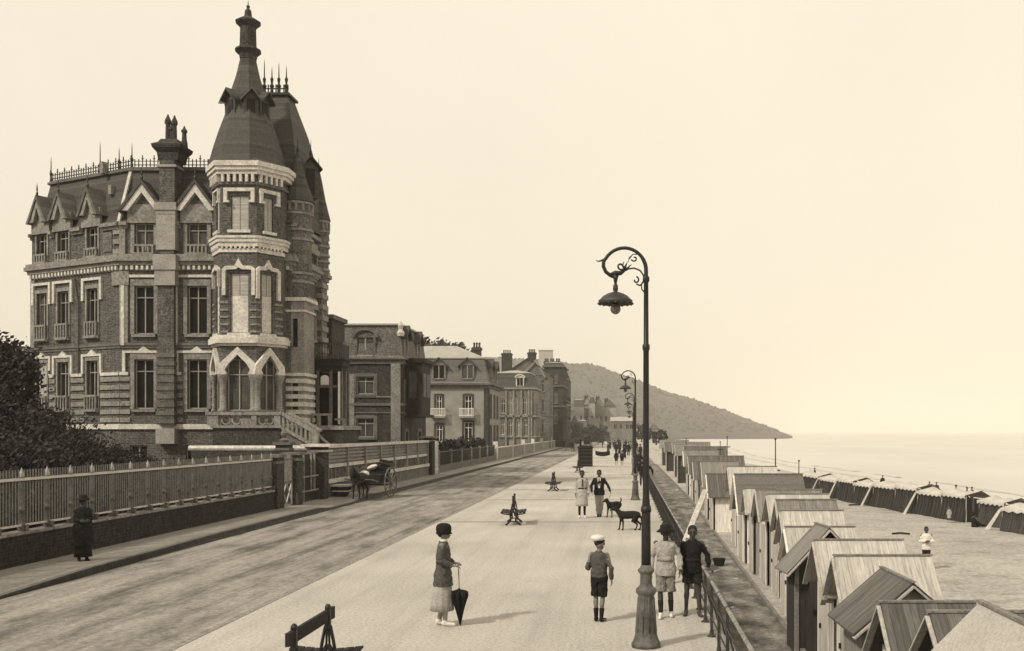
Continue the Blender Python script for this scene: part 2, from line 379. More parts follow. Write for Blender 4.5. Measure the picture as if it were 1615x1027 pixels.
# left pavement with a dropped kerb at the gateway
def kx(y): return -12.3-.25*sm(22,34,y)+.12*sm(60,110,y)
def pave_z(x,y):
    dip = sm(41.5,43.5,y)*(1-sm(47,49,y)); near = 1-sm(19,24,y)
    return .06 - .12*max(dip,near)*sm(-14,-12.6,x)
ysl = [2+i*.8 for i in range(80)]+[66+i*6 for i in range(44)]
vs=[];fs=[]
for y in ysl:
    k = kx(y); z = pave_z(k,y)
    vs += [(-14.5,y,pave_z(-14.5,y)),(-13.4,y,pave_z(-13.4,y)),(k-.16,y,z-.0),(k-.158,y,z+.012),(k-.02,y,z+.008),(k,y,z-.015),(k,y,-.35)]
n=7
for j in range(len(ysl)-1):
    for i in range(n-1): fs.append((j*n+i,j*n+i+1,(j+1)*n+i+1,(j+1)*n+i))
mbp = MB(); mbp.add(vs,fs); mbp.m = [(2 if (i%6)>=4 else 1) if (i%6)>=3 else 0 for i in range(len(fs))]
tag(mbp.build('pavement', [MT['pave'],MT['stonedk'],MT['kerbshade']], origin=(0,0,0)), kind='structure')
mb = MB(); mb.box(1.42,1.62,1,330,-3.6,.03); tag(mb.build('sea_wall', MT['stone'], origin=(0,0,0)), kind='structure')
def path_z(y): return max(-1.75, min(-.75, -1.68+.021*(y-15)))
def beach_z(x,y):
    zp = path_z(y); a = zp*(1-sm(6.0,9.5,x)) + (-2.45)*sm(6.0,9.5,x)
    sh = 31+3*math.sin(y*.02)+1.2*noise.noise(Vector((0,y*.08,0)))
    a -= 1.1*sm(sh-13,sh+3,x)
    if x > 1.8: a += .10*noise.noise(Vector((x*.55,y*.4,1)))*sm(5,9,x) + .03*noise.noise(Vector((x*2.2,y*1.8,5)))
    return a
xs = lin(1.6,10,24)+lin(10.6,36,34)+[45,70,120]
ysb = lin(2,60,90)+lin(61,140,60)+lin(145,400,30)+[500,700,1000,1500]
sheet('beach', xs, ysb, lambda x,y: beach_z(x,y), MT['sand'])
sheet('path', lin(1.6,3.78,8), ysb[:-4], lambda x,y: path_z(y)+.025+(.35*sm(2.6,1.6,x))+.05*noise.noise(Vector((x*2.5,y*1.7,9))), MT['bank'])
mb = MB()
for y in lin(6,118,57): mb.beam((3.8,y,path_z(y)+.04),(3.8,y+2,path_z(y+2)+.04),.10,.14)
tag(mb.build('path_edging', MT['wood'], origin=(0,0,0)), kind='structure')
# sea
m, nt_, b = base_mat('sea_water', .3, .5); v = coords(nt_, (1,.35,1)); n1 = noise_n(nt_, v, .35, 6, .65); n2 = noise_n(nt_, v, .03, 5, .6)
nt_.links.new(ramp(nt_, n2, [(.3,.42),(.7,.54)]), b.inputs['Base Color']); bump(nt_, b, n1, .35, .25); MT['sea'] = m
sheet('sea', [20,24,30,40,60,120,400,1500,6000,16000], [-100,0,60,120,250,500,1000,2500,7000,16000], lambda x,y:-2.98, MT['sea'])
mb = MB()
for k in range(2):
    pts = []
    for y in lin(60,420,170):
        sh = 31+3*math.sin(y*.02)+1.2*noise.noise(Vector((0,y*.08,0)))
        x = sh+.6+k*4.5+1.3*noise.noise(Vector((k*3,y*.12,3))); w = (.7-.15*k)*(1+.8*noise.noise(Vector((k,y*.3,8))))
        pts.append((x,y,w))
    for (x,y,w),(x2,y2,w2) in zip(pts,pts[1:]):
        if k and noise.noise(Vector((k*9,y*.05,2)))<-.1: continue
        mb.add([(x-w,y,-2.955),(x,y,-2.90),(x+w,y,-2.955),(x2-w2,y2,-2.955),(x2,y2,-2.90),(x2+w2,y2,-2.955)],[(0,1,4,3),(1,2,5,4)])
tag(mb.build('surf', MT['canvas2'], origin=(0,0,0)), kind='stuff', label='white foam of low waves breaking along the shore', cat='surf')

# hill across the bay
prof = [(-900,128),(-300,116),(-108,108),(-80,103),(-42,101),(-28,96),(14,81),(61,66),(80,60),(108,52),(145,38),(183,24),(211,13),(240,3),(262,-6),(400,-30)]
def ph(x):
    for (a,b_),(c,d) in zip(prof,prof[1:]):
        if a<=x<=c: return b_+(d-b_)*(x-a)/(c-a)
    return prof[0][1] if x<-900 else -30
def hill_z(x,y):
    f = sm(820,1500,y)*(1-.55*sm(1700,2600,y)); q = ph(x+(1500-y)*.16 if y<1500 else x+(1500-y)*.1)
    h = q*f if q>0 else q
    h += (2.2*noise.noise(Vector((x*.018,y*.018,0)))+1.2*noise.noise(Vector((x*.05,y*.05,4))))*f*(1 if q>8 else .3)
    return h - 3.1*sm(250,200,-x+250) if x>0 else h-.5
sheet('hill', lin(-900,-200,50)+lin(-192,380,130), lin(800,2600,100), hill_z, MT['hill'])
mb = MB(); r2 = random.Random(3)
for k in range(1500):
    y = 950+r2.random()*620; x = -190+r2.random()*470; z = hill_z(x,y)
    if z < 3: continue
    s_ = .9+r2.random()*1.3; sq = .7+r2.random()*.5
    mb.ball((x,y,z+s_*.2),(s_*(.8+r2.random()*.5),s_,s_*sq),6,0,4)
tag(mb.build('woodland', MT['hill'], origin=(0,0,0)), kind='stuff', label='distant woods covering the hill across the bay', cat='woods')
# haze
mb = MB(); mb.box(-4000,17000,-150,17000,-6,260)
m = bpy.data.materials.new('haze'); m.use_nodes = True; n_ = m.node_tree; n_.nodes.remove(n_.nodes['Principled BSDF'])
pv = n_.nodes.new('ShaderNodeVolumePrincipled'); pv.inputs['Color'].default_value = (1,.97,.9,1); pv.inputs['Density'].default_value = .00027
n_.links.new(pv.outputs[0], n_.nodes['Material Output'].inputs['Volume'])
tag(mb.build('haze', m, origin=(0,0,0)), kind='stuff', label='pale sea haze over the bay', cat='haze')
# ------------------------------------------------------------------ the big villa
P0,P1,P2,P3,P4,P5 = (-32.3,55.3),(-25.84,52.0),(-17.1,52.0),(-17.1,58.0),(-24,66),(-32.3,63)
BODY = [P0,P1,P2,P3,P4,P5]
villa = thing('seaside_villa','tall dark brick villa with pale stone bands, corner tower and slate spire','villa',(-22,55,0))
def zv(y): return EYE+(CY-y)/30.77
def zt(y): return EYE+(CY-y)/32.0
WC, WS, WE = Wall(P0,P1), Wall(P1,P2), Wall(P2,P3)     # canted, south-west, street side
body = MB(); ops = {0:[],1:[],2:[]}
rows = [(zv(645),zv(567)),(zv(527),zv(451)),(zv(399),zv(352.5))]
cw = [(59,75),(92,109),(138,155)]; sw = [(212.5,243),(296,327)]
for a,b_ in cw:
    for i,(z0,z1) in enumerate(rows): ops[0].append((WC.u(a),WC.u(b_),z0,z1,i))
for a,b_ in sw:
    for i,(z0,z1) in enumerate(rows): ops[1].append((WS.u(a),WS.u(b_),z0,z1,i))
for a,b_,yt,yb in ((487,498,390,432),(486,496,478,535)):
    u0,u1 = WE.u(a),WE.u(b_); ops[2].append((u0,u1,EYE+(CY-yb)*55/F,EYE+(CY-yt)*55/F,1))
ops[1] += [(WS.u(205),WS.u(232),1.6,2.5,9),(WS.u(293),WS.u(322),1.6,2.5,9)]
ZE = zv(352)
for i,w in enumerate((WC,WS,WE)): w.face(body, 0, ZE, ops[i], .25)
for a,b_ in ((P3,P4),(P4,P5),(P5,P0)): Wall(a,b_).face(body,0,ZE,[])
body.build('wall', MT['brick'], villa)
# string courses and cornices: slabs that run round the whole body
def slab(zs, mat, name, poly=BODY):
    g = MB()
    for z0,z1,pr in zs: g.prism(offset_poly(poly, pr), z0, z1)
    return g.build(name, MT[mat], villa)
slab([(zv(677),zv(669),.12)],'stonelt','plinth_course')
slab([(zv(549),zv(545),.05),(zv(545),zv(541),.10)],'stonedk','string_course')
slab([(zv(427),zv(419),.06),(zv(419),zv(413),.20),(zv(413),zv(407),.34),(zv(407),zv(402),.26)],'stone','cornice')

g = MB()
for w in (WC,WS):
    n = int(w.L/.26)
    for k in range(n):
        u = (k+.5)*w.L/n; w.box(g, u-.06, u+.06, .062, .2, zv(426), zv(420))
g.build('dentil_course', MT['stonelt'], villa)
# banded ground floor and corner quoins
g = MB()
def bands(w, spans, z0, z1, step, h, pr):
    z = z0
    while z+h <= z1:
        for a,b_ in spans: w.box(g, a, b_, .004, pr, z, z+h)
        z += step
def gaps(w, opn, pad=.22, u0=0, u1=None):
    u1 = w.L if u1 is None else u1; s_ = []; c = u0
    for a,b_ in sorted((o[0],o[1]) for o in opn):
        if a-pad > c: s_.append((c,a-pad))
        c = b_+pad
    if c < u1: s_.append((c,u1))
    return s_
bands(WC, gaps(WC,[o for o in ops[0] if o[4]==0]), zv(666), zv(592), .42, .24, .07)
bands(WS, gaps(WS,[o for o in ops[1] if o[4]==0],u1=5.0), zv(666), zv(592), .42, .24, .07)
g.build('stone_banding', MT['stone'], villa)
g = MB()
for w,spans in ((WC,gaps(WC,[o for o in ops[0] if o[4]==0],.3)),(WS,gaps(WS,[o for o in ops[1] if o[4]==0],.3,u1=5.0))):
    for a,b_ in spans: w.box(g, a, b_, .005, .13, zv(592), zv(587))
g.build('impost_course', MT['stonelt'], villa)
g = MB()
WS.box(g,-.02,.42,.006,.1,zv(541),zv(450)); WS.box(g,-.02,.48,.006,.135,zv(450),zv(428)); WC.box(g,WC.L-.55,WC.L+.02,.006,.1,zv(450),zv(428))
WS.box(g,-.02,.28,.006,.1,zv(402),zv(361)); WC.box(g,.0,.35,.006,.1,zv(541),zv(428))
for k,z in enumerate([zv(400)+i*.5 for i in range(3)]): WC.box(g,WC.L-.5,WC.L,.006,.08,z,z+.25)
g.build('quoin', MT['stone'], villa)
g = MB(); WC.box(g,WC.L-1.3,WC.L-.62,.003,.05,zv(395),zv(364))
g.build('stone_panel', MT['brick2'], villa)
g = MB()
for w,k_,u1_ in ((WC,0,WC.L),(WS,1,5.0)):
    for a,b_ in gaps(w,[o for o in ops[k_] if o[4]==2],.34,-.0 if w is WC else .0,u1_):
        w.box(g,a,b_,.004,.12,zv(361),zv(356.5)); w.box(g,a,b_,.004,.24,zv(356.5),zv(351))
WE.box(g,0,WE.L,.004,.24,zv(357),zv(351))
g.build('eaves_cornice', MT['stone'], villa)
# surrounds
def hood(w,u0,u1,zb,zt_,t,pr,apex=0,name='hood_mould',mat='stonelt'):
    g = MB(); um = (u0+u1)/2
    w.box(g,u0-t,u0,.006,pr,zb,zt_); w.box(g,u1,u1+t,.006,pr,zb,zt_)
    if apex:
        w.poly(g,[(u0-t,zt_),(u1+t,zt_),(u1+t,zt_+t*.8),(um+.3,zt_+t*.8),(um,zt_+t*.8+apex),(um-.3,zt_+t*.8),(u0-t,zt_+t*.8)],.006,pr)
    else: w.box(g,u0-t,u1+t,.006,pr,zt_,zt_+t*.8)
    g.build(name, MT[mat], villa)
def inner_frame(w,o,t=.14,mat='stone'):
    g = MB(); a,b_,c,e = o[:4]
    w.box(g,a-t,a-.002,.006,.06,c,e); w.box(g,b_+.002,b_+t,.006,.06,c,e); w.box(g,a-t,b_+t,.006,.075,e+.002,e+t*1.6)
    g.build('window_surround', MT[mat], villa)
for wi,w in ((0,WC),(1,WS)):
    for o in ops[wi]:
        if o[4] == 9:
            window(villa,w,o[0],o[1],o[2],o[3],sill=False,trans=0); continue
        small = wi == 0; a,b_,c,e,i = o; inner_frame(w,o,.12 if small else .2)
        if i == 0: hood(w,a-(.22 if small else .45),b_+(.22 if small else .45),zv(588),zv(560) if small else zv(557),.15,.12,.22)
        elif i == 1: hood(w,a-(.2 if small else .5),b_+(.2 if small else .5),zv(470) if small else zv(545),zv(438),.17,.12)
        if i == 2:   # gabled stone dormer head
            um = (a+b_)/2; hw = .62 if small else 1.02; zb = zv(334); za = zv(296) if not small else zv(300)
            g = MB(); w.box(g,a-.32,b_+.32,.01,.14,e,zb+.35)
            w.poly(g,[(um-hw,zb+.3),(um+hw,zb+.3),(um,za-.1)],-.5,.1)
            w.box(g,a-.3,a-.02,-.4,.12,ZE,e); w.box(g,b_+.02,b_+.3,-.4,.12,ZE,e)
            dm = g.build('dormer', MT['stone'], villa)
            g = MB(); o2 = .34; t = .3
            w.band(g,[(um-hw-.05,zb),(um-hw+.12,zb+.14),(um,za+.12),(um+hw-.12,zb+.14),(um+hw+.05,zb)],[(um-hw+.2,zb),(um-hw+.3,zb-.02),(um,za-.32),(um+hw-.3,zb-.02),(um+hw-.2,zb)],.0,.34)
            g.build('gable_moulding', MT['stone' if small else 'stonelt'], dm)
            g = MB()
            w.band(g,[(um-hw-.24,zb-.05),(um,za+.36),(um+hw+.24,zb-.05)],[(um-hw-.05,zb-.05),(um,za+.14),(um+hw+.05,zb-.05)],-1.5,.4)
            g.build('dormer_roof', MT['slatelt' if small else 'slate'], dm)
            g = MB(); w.poly(g,[(um-hw*.5,zb+.16),(um+hw*.5,zb+.16),(um,za-.42)],.1,.13); g.build('gable_panel', MT['slate'], dm)
            g = MB(); q = w.p(um,.3,za+.3); g.lathe([(.05,0),(.07,.15),(.03,.25),(.05,.35),(.0,.75)],q,6); g.build('finial', MT['iron'], dm)
        kw = dict(mull=1, trans=.24, balc=None)
        if i == 2: kw['balc'] = .42
        if wi == 0 and i in (0,1): kw['balc'] = .75
        if wi == 0 and i == 0 and a < 2: kw['shut'] = (.0,'louvre')
        if (wi,i) == (0,1) and a < 2: kw['glass'] = 'glasslt'
        if (wi,i) == (0,2): kw['glass'] = 'glasslt' if a > 5 else 'glass'
        if (wi,i) == (1,2): kw['glass'] = 'glasslt'
        if (wi,i) == (1,1) and a > 2: kw.update(mull=1, trans=.25)
        window(villa,w,a,b_,c,e,**kw)
# drain pipe on the canted side, street side details
g = MB(); g.tube([WC.p(WC.u(118),.1,zv(430)),WC.p(WC.u(126),.25,zv(440)),WC.p(WC.u(127),.1,zv(470)),WC.p(WC.u(127),.1,zv(590))],.04,6); g.build('drainpipe', MT['iron2'], villa)
for o in ops[2]:
    inner_frame(WE,o,.2,'stone'); window(villa,WE,*o[:4],sill=True,mull=1)
# mansard roof
g = MB(); M0 = offset_poly(BODY,.1); M1 = offset_poly(BODY,-.45); M2 = offset_poly(BODY,-.75); ZT = zv(264)
frustum(g,[(M0,ZE),(offset_poly(BODY,-.22),ZE+.45),(M1,ZE+1.3),(M2,ZT)])
g.build('mansard_roof', MT['slate'], villa)
g = MB(); g.prism(offset_poly(BODY,-.62),ZT,ZT+.12); g.prism(offset_poly(BODY,-.7),ZT+.12,ZT+.2); g.build('roof_edge', MT['stonedk'], villa)
g = MB(); m0 = Vector(M2[1]); e0 = Vector(offset_poly(BODY,.12)[1])
g.beam((e0.x,e0.y,ZE+.05),(m0.x,m0.y,ZT),.16,.1); g.build('hip_flashing', MT['stonelt'], villa)
CRW = [Wall(M2[0],M2[1]),Wall(M2[1],M2[2])]
for w in CRW:      # iron cresting
    g = MB(); L = w.L if w is CRW[0] else 5.2; n = int(L/.2); zc = ZT+.2
    w.box(g,0,L,-.02,.02,zc+.1,zc+.14); w.box(g,0,L,-.02,.02,zc+.3,zc+.33)
    for k in range(n+1):
        u = k*L/n; h = .62 if k%3==0 else .42
        w.box(g,u-.02,u+.02,-.02,.02,zc,zc+h)
        if k%3==0: w.box(g,u-.07,u+.07,-.015,.015,zc+h-.2,zc+h-.16)
    g.build('roof_cresting', MT['iron'], villa)
for w,px,h in ((CRW[0],71,1.4),(CRW[0],158,1.7),(CRW[0],188,1.2),(CRW[1],198,1.3)):
    g = MB(); q = w.p(max(.05,min(w.L-.05,w.u(px))),0,ZT+.2); g.lathe([(.07,0),(.04,.3),(.09,.4),(.03,.55),(.02,h*.8),(0,h)],q,7); g.build('roof_finial', MT['iron'], villa)
g = MB(); a = WS.u(183+10)
for px,y0,y1 in ((150,264,245),(163,300,285)): 
    u = WC.u(px); WC.box(g,u-.12,u+.12,-.7,-.35,zv(y0),zv(y1))
g.build('skylight', MT['stone'], villa)
# chimney breast rising up the south-west wall
g = MB(); a,b_ = WS.u(253),WS.u(280)
WS.box(g,a,b_,.0,.42,zv(670),zv(541)); WS.box(g,a+.03,b_-.03,.0,.38,zv(541),zv(452)); WS.box(g,a+.05,b_-.05,-.5,.34,zv(404),zv(318)); WS.box(g,a+.08,b_-.02,-.75,.3,zv(318),zv(250))
ch = g.build('chimney_breast', MT['brick'], villa)
g = MB()
WS.box(g,a-.04,b_+.04,.0,.46,zv(700),zv(676)); WS.box(g,a-.08,b_+.08,0,.5,zv(452),zv(428)); WS.box(g,a-.14,b_+.14,.0,.56,zv(428),zv(404)); WS.box(g,a-.05,b_+.05,.0,.40,zv(396),zv(340)); WS.box(g,a-.12,b_+.12,-.5,.48,zv(334),zv(322)); WS.box(g,a-.06,b_+.06,-.5,.42,zv(340),zv(334))
WS.box(g,a-.05,b_+.08,-.8,.36,zv(266),zv(262))
g.build('stone_dressing', MT['stonemid'], ch)
g = MB()
for k,z in enumerate([zv(668)+i*.42 for i in range(9)]): WS.box(g,a-.03,b_+.03,.0,.46,z,z+.22)
g.build('stone_banding', MT['stonedk'], ch)
g = MB(); um = (a+b_)/2+.08
c = WS.p(um,-.2,0)
def sq(c,r,k=1.0): return [(c[0]-r,c[1]-r*k),(c[0]+r,c[1]-r*k),(c[0]+r,c[1]+r*k),(c[0]-r,c[1]+r*k)]
frustum(g,[(sq(c,.5),zv(255)),(sq(c,.55),zv(243)),(sq(c,.72),zv(236)),(sq(c,.76),zv(231)),(sq(c,.5),zv(226)),(sq(c,.42),zv(221))]); 
g.build('chimney_head', MT['brickdk'], ch)
for dx,h,r in ((-.22,1.35,.14),(.12,1.3,.13),(.62,.75,.13),(-.02,.9,.12)):
    g = MB(); g.lathe([(r*1.5,-.3),(r*1.3,0),(r,.15),(r*.85,h*.7),(r*1.25,h*.75),(r*1.2,h*.85),(r*.5,h),(r*.25,h+.12)],(c[0]+dx,c[1],zv(224)),8); g.build('chimney_pot', MT['brickdk'], ch)
g = MB(); c2 = WS.p(WS.u(327),-1.2,0); frustum(g,[(sq(c2,.32),zv(266)),(sq(c2,.34),zv(246)),(sq(c2,.2),zv(240))]); g.build('chimney', MT['brickdk'], villa)

# ------------------------------------------------------------------ tower
T = [(-20.83,52.6),(-20.83,51.4),(-19.99,50.2),(-18.2,50.2),(-17.35,51.4),(-17.35,53.2)]
TW = [Wall(T[i],T[i+1]) for i in range(5)]
TF,TR,TL = TW[2],TW[3],TW[1]
tower = MB(); tz = zt(278)
wt = {id(TF):[],id(TR):[],id(TL):[]}
for w,pr_ in ((TF,((364,392),(363.5,391.5),(358,395))),(TR,((417,431),(413,430),(410,435))),(TL,((341,346),(340.5,346),(339,346)))):
    for k,(yt,yb) in enumerate(((307,361),(430,524),(566,648))):
        wt[id(w)].append((w.u(pr_[k][0]),w.u(pr_[k][1]),zt(yb),zt(yt),k))
for w in TW: w.face(tower, 0, tz, wt.get(id(w),[]), .22)
tw = tower.build('tower', MT['brick'], villa)
def tslab(zs, mat, name):
    g = MB()
    for z0,z1,pr in zs: g.prism(offset_poly(T, pr), z0, z1)
    return g.build(name, MT[mat], villa)
tslab([(zt(274),zt(268),.2),(zt(268),zt(262),.29),(zt(262),zt(254),.36)],'stonelt','tower_cornice')
tslab([(zt(290),zt(286),.1)],'stonedk','tower_string_course')
tslab([(zt(397),zt(391),.06),(zt(388),zt(381),.12),(zt(381),zt(375),.18),(zt(375),zt(371),.23)],'stonelt','tower_cornice')
tslab([(zt(545),zt(541),.1),(zt(541),zt(532),.24),(zt(532),zt(528),.16)],'stonelt','tower_cornice')
g = MB()
for w in (TL,TF,TR):
    n = max(4,int(w.L/.26))
    for k in range(n):
        u = (k+.5)*w.L/n; w.box(g,u-.065,u+.065,.002,.19,zt(286),zt(274))
    n = max(4,int(w.L/.2))
    for k in range(n):
        u = (k+.5)*w.L/n; w.box(g,u-.05,u+.05,.002,.12,zt(391),zt(388)-.0)
g.build('tower_corbels', MT['stonelt'], villa)
g = MB()
for w in (TL,TF,TR):
    sp = gaps(w,[o for o in wt[id(w)] if o[4]==1],.1)
    z = zt(524)
    while z < zt(468):
        for a,b_ in sp: w.box(g,a,b_,.004,.05,z,z+.1)
        z += .36
    sp = gaps(w,[o for o in wt[id(w)] if o[4]==2],.12)
g.build('stone_banding', MT['stone'], villa)
for w in (TL,TF,TR):
    for a,b_,c,e,k in wt[id(w)]:
        um = (a+b_)/2; hw = (b_-a)/2; g = MB(); f = 1 if w is not TL else .6
        t = .17*f if w is not TL else .1
        if k == 0:
            o_ = [(a-.32*f,e-.25),(a-.32*f,e+.36),(b_+.32*f,e+.36),(b_+.32*f,e-.25)]; i_ = [(a-.32*f+t,e-.25),(a-.32*f+t,e+.36-t),(b_+.32*f-t,e+.36-t),(b_+.32*f-t,e-.25)]
            w.band(g,o_,i_,.004,.14)
            for s_,uu in ((-1,a-.32*f),(1,b_+.32*f)): w.box(g,min(uu,uu-s_*t*1.6),max(uu,uu-s_*t*1.6),.004,.16,e-.36,e-.252)
            window(villa,w,a,b_,c,e,shut=(.0,'louvre'),sillm='stonelt',trans=0)
        elif k == 1:
            q = .38*f; zb = e-1.1*f if w is not TR else e-1.25
            o_ = [(a-q,zb),(a-q,e+.18),(a-q+.16,e+.34),(um-.2*f,e+.36),(um,e+.62*f+.1),(um+.2*f,e+.36),(b_+q-.16,e+.34),(b_+q,e+.18),(b_+q,zb)]
            i_ = [(a-q+t,zb),(a-q+t,e+.1),(a-q+.16+t*.3,e+.16),(um-.15*f,e+.18),(um,e+.28),(um+.15*f,e+.18),(b_+q-.16-t*.3,e+.16),(b_+q-t,e+.1),(b_+q-t,zb)]
            w.band(g,o_,i_,.004,.15)
            window(villa,w,a,b_,c,e,shut=(.63,'louvre'),sillm='stonelt',trans=0)
        else:
            zs = zt(590); ap = zt(547); q = .32*f
            o_ = [(a-q-.1*f,zs),(a-q-.06*f,zs+.42),(a-q+.12*f,zs+.62),(um,ap),(b_+q-.12*f,zs+.62),(b_+q+.06*f,zs+.42),(b_+q+.1*f,zs)]
            i_ = [(a+.06,zs),(a-.05,zs+.22),(a+.12*f,zs+.5),(um,ap-.38),(b_-.12*f,zs+.5),(b_+.05,zs+.22),(b_-.06,zs)]
            w.band(g,o_,i_,.01,.2)
            c1 = MB()
            for uu in (a-.18*f,b_+.18*f):
                if w is TL and uu > um: continue
                x,y,z = w.p(uu,.02,0); c1.lathe([(.24*f,zt(650)),(.24*f,zt(646)),(.17*f,zt(644)),(.16*f,zt(604)),(.24*f,zt(598)),(.27*f,zt(592)),(.27*f,zt(590))],(x,y,0),10)
            c1.build('column', MT['stone'], villa, True)
            window(villa,w,a,b_,c,e,mull=1,trans=.3,sill=False,glass='glasslt')
        g.build('window_surround', MT['stonelt'], villa)
# tower roof and spire
tc = (-19.2,51.75)
def ngon(c,r,n=8,rot=22.5): return [(c[0]+r*math.cos(R(rot+360*i/n)),c[1]+r*math.sin(R(rot+360*i/n))) for i in range(n)]
def z5(y): return EYE+(CY-y)*51.8/F
g = MB(); frustum(g,[(offset_poly(T,.42),zt(254)),(ngon(tc,1.72),z5(246))] if 0 else [(ngon(tc,1.92),zt(254)+.0),(ngon(tc,1.66),z5(238)),(ngon(tc,1.42),z5(213)),(ngon(tc,1.14),z5(188)),(ngon(tc,.95),z5(168)),(ngon(tc,.82),z5(146)),(ngon(tc,.58),z5(122)),(ngon(tc,.38),z5(94))])
g.build('tower_roof', MT['slate'], villa)
g = MB(); frustum(g,[(offset_poly(T,.3),zt(254)+.01),(offset_poly(T,-.15),zt(254)+.3)]); g.build('tower_roof_skirt', MT['slate'], villa)
g = MB(); g.lathe([(.42,z5(95)),(.46,z5(88)),(.66,z5(82)),(.62,z5(79)),(.44,z5(76)),(.42,z5(70)),(.4,z5(45)),(.48,z5(42)),(.62,z5(38)),(.64,z5(36)),(.4,z5(31)),(.2,z5(28)),(.16,z5(18)),(.06,z5(14)),(.1,z5(11)),(.03,z5(9)),(.0,z5(0))],(tc[0],tc[1],0),10)
g.build('spire_lantern', MT['brickdk'], villa)
PV = MB(); frustum(PV,[(rect(-21.9,-16.85,52.35,58),ZE+.2),(rect(-21.2,-17.15,52.9,57.2),17.3),(rect(-20.2,-17.5,53.4,56.2),19.4),(rect(-19.3,-17.95,54,55.2),21.1)])
PV.build('pavilion_roof', MT['slate'], villa)
g = MB(); g.prism(rect(-19.45,-17.8,53.85,55.35),21.1,21.22)
for u in lin(-19.35,-17.9,8): g.box(u-.03,u+.03,53.9,53.95,21.2,21.65)
g.box(-19.4,-17.85,53.9,53.94,21.4,21.46)
for x,h in ((-19.15,1.9),(-18.75,1.5),(-18.38,1.75),(-17.98,1.55)):
    g.lathe([(.1,0),(.07,.3),(.13,.42),(.05,.55),(.09,.8),(.035,.9),(.02,h*.85),(0,h)],(x,53.95,21.15),7)
g.build('roof_cresting', MT['iron'], villa)
def dormer(c, ang, w_, h, dep, roof='slatelt', fin=False):
    """small gabled dormer whose front looks along ang (degrees)"""
    T_ = Matrix.Translation(Vector(c)) @ Matrix.Rotation(R(ang),4,'Z')   # local +x outward
    g = MB(); g.T = T_; g.box(-dep,0,-w_/2,w_/2,0,h); g.add([(-dep,-w_/2,h),(0,-w_/2,h),(0,w_/2,h),(-dep,w_/2,h),(-dep,0,h+w_*.55),(0,0,h+w_*.55)],[(1,2,5),(3,0,4),(0,1,5,4),(2,3,4,5)])
    d = g.build('dormer', MT['slate'], villa)
    g = MB(); g.T = T_; e = w_*.68; z0 = h-.12; z1 = h+w_*.62
    for s_ in (-1,1): g.hexa([(-dep,0,z1),(.28,0,z1),(.28,s_*e,z0),(-dep,s_*e,z0),(-dep,0,z1+.08),(.28,0,z1+.08),(.28,s_*e,z0+.08),(-dep,s_*e,z0+.08)])
    g.build('dormer_roof', MT[roof], d)
    g = MB(); g.T = T_; g.box(-.02,.03,-w_*.28,w_*.28,.1,h-.05); g.build('louvre', MT['wooddk'], d)
    if fin:
        g = MB(); g.T = T_; g.lathe([(.06,0),(.09,.2),(.03,.4),(0,1)],(0.1,0,z1),6); g.build('finial', MT['iron'], d)
zd = z5(190)
for a in (-122,-62,-20,180): dormer((tc[0]+1.05*math.cos(R(a)),tc[1]+1.05*math.sin(R(a)),zd), a, .7, .8, .8, 'slatelt' if a in (180,-62) else 'slate')
dormer((-16.6,53.6,15.6), -60, .85, 1.55, 1.0, 'slate', True)
# corner turrets
def turret(cx,cy,r,zt_,za,zb,name='turret'):
    g = MB(); g.lathe([(.15,zb-1.2),(r*.45,zb-.9),(r*.7,zb-.55),(r*.95,zb-.2),(r*1.05,zb),(r,zb+.12),(r,zt_-.9),(r*1.04,zt_-.85),(r*1.04,zt_-.7),(r,zt_-.65),(r,zt_)],(cx,cy,0),16)
    t = g.build(name, MT['brick2'], villa)
    g = MB()
    for z in (zb+.05,zb+.5,zt_-2.0,zt_-1.5,zt_-.65,zt_-.1): g.lathe([(r*.9,z-.1),(r*1.13,z-.07),(r*1.13,z+.05),(r*.9,z+.09)],(cx,cy,0),16)
    for k in range(14):
        a = 2*math.pi*k/14; g.box(cx+r*1.05*math.cos(a)-.05,cx+r*1.05*math.cos(a)+.05,cy+r*1.05*math.sin(a)-.05,cy+r*1.05*math.sin(a)+.05,zt_-.55,zt_-.15)
    g.build('stone_band', MT['stone'], t)
    g = MB(); g.lathe([(r*1.22,zt_-.02),(r*.98,zt_+.5),(r*.7,zt_+(za-zt_)*.38),(r*.38,zt_+(za-zt_)*.7),(.02,za)],(cx,cy,0),14); g.build('cone_roof', MT['slate'], t)
    g = MB(); g.lathe([(.06,0),(.08,.15),(.03,.25),(.0,.8)],(cx,cy,za-.15),6); g.build('finial', MT['iron'], t)
turret(-17.05,52.9,.72,15.15,17.9,10.9)
turret(-17.15,56.9,.54,15.05,18.0,12.2)
# stone corner pier under the first turret, and the far corner below the second
g = MB(); pierW = Wall((-17.72,52.0),(-16.42,52.0)); g.prism(rect(-17.34,-16.42,52.012,53.7),0,9.9); pr = g.build('corner_pier', MT['stone'], villa)
g = MB()
for z,h,p_ in ((9.9,.18,.14),(9.35,.1,.06),(6.05,.16,.1),(3.35,.25,.1)): g.prism(offset_poly(rect(-17.34,-16.42,52.012,53.7),p_),z,z+h)
for k in range(6): g.prism(offset_poly(rect(-17.34,-16.42,52.012,53.7),.04),3.7+k*.4,3.7+k*.4+.22)
g.build('stone_band', MT['stonelt'], pr)
g = MB(); g.box(-16.98,-16.76,51.99,52.01,7.55,9.0); g.box(-17.0,-16.74,51.985,52.008,3.9,5.7); g.build('slit_window', MT['glass'], pr)
g = MB(); g.prism(rect(-17.5,-16.8,56.3,57.3),0,11.6)
q = g.build('corner_pier', MT['brick2'], villa); g = MB()
for k in range(13): g.prism(offset_poly(rect(-17.5,-16.8,56.3,57.3),.06),4+k*.6,4+k*.6+.28)
g.build('quoin', MT['stone'], q)
g = MB()
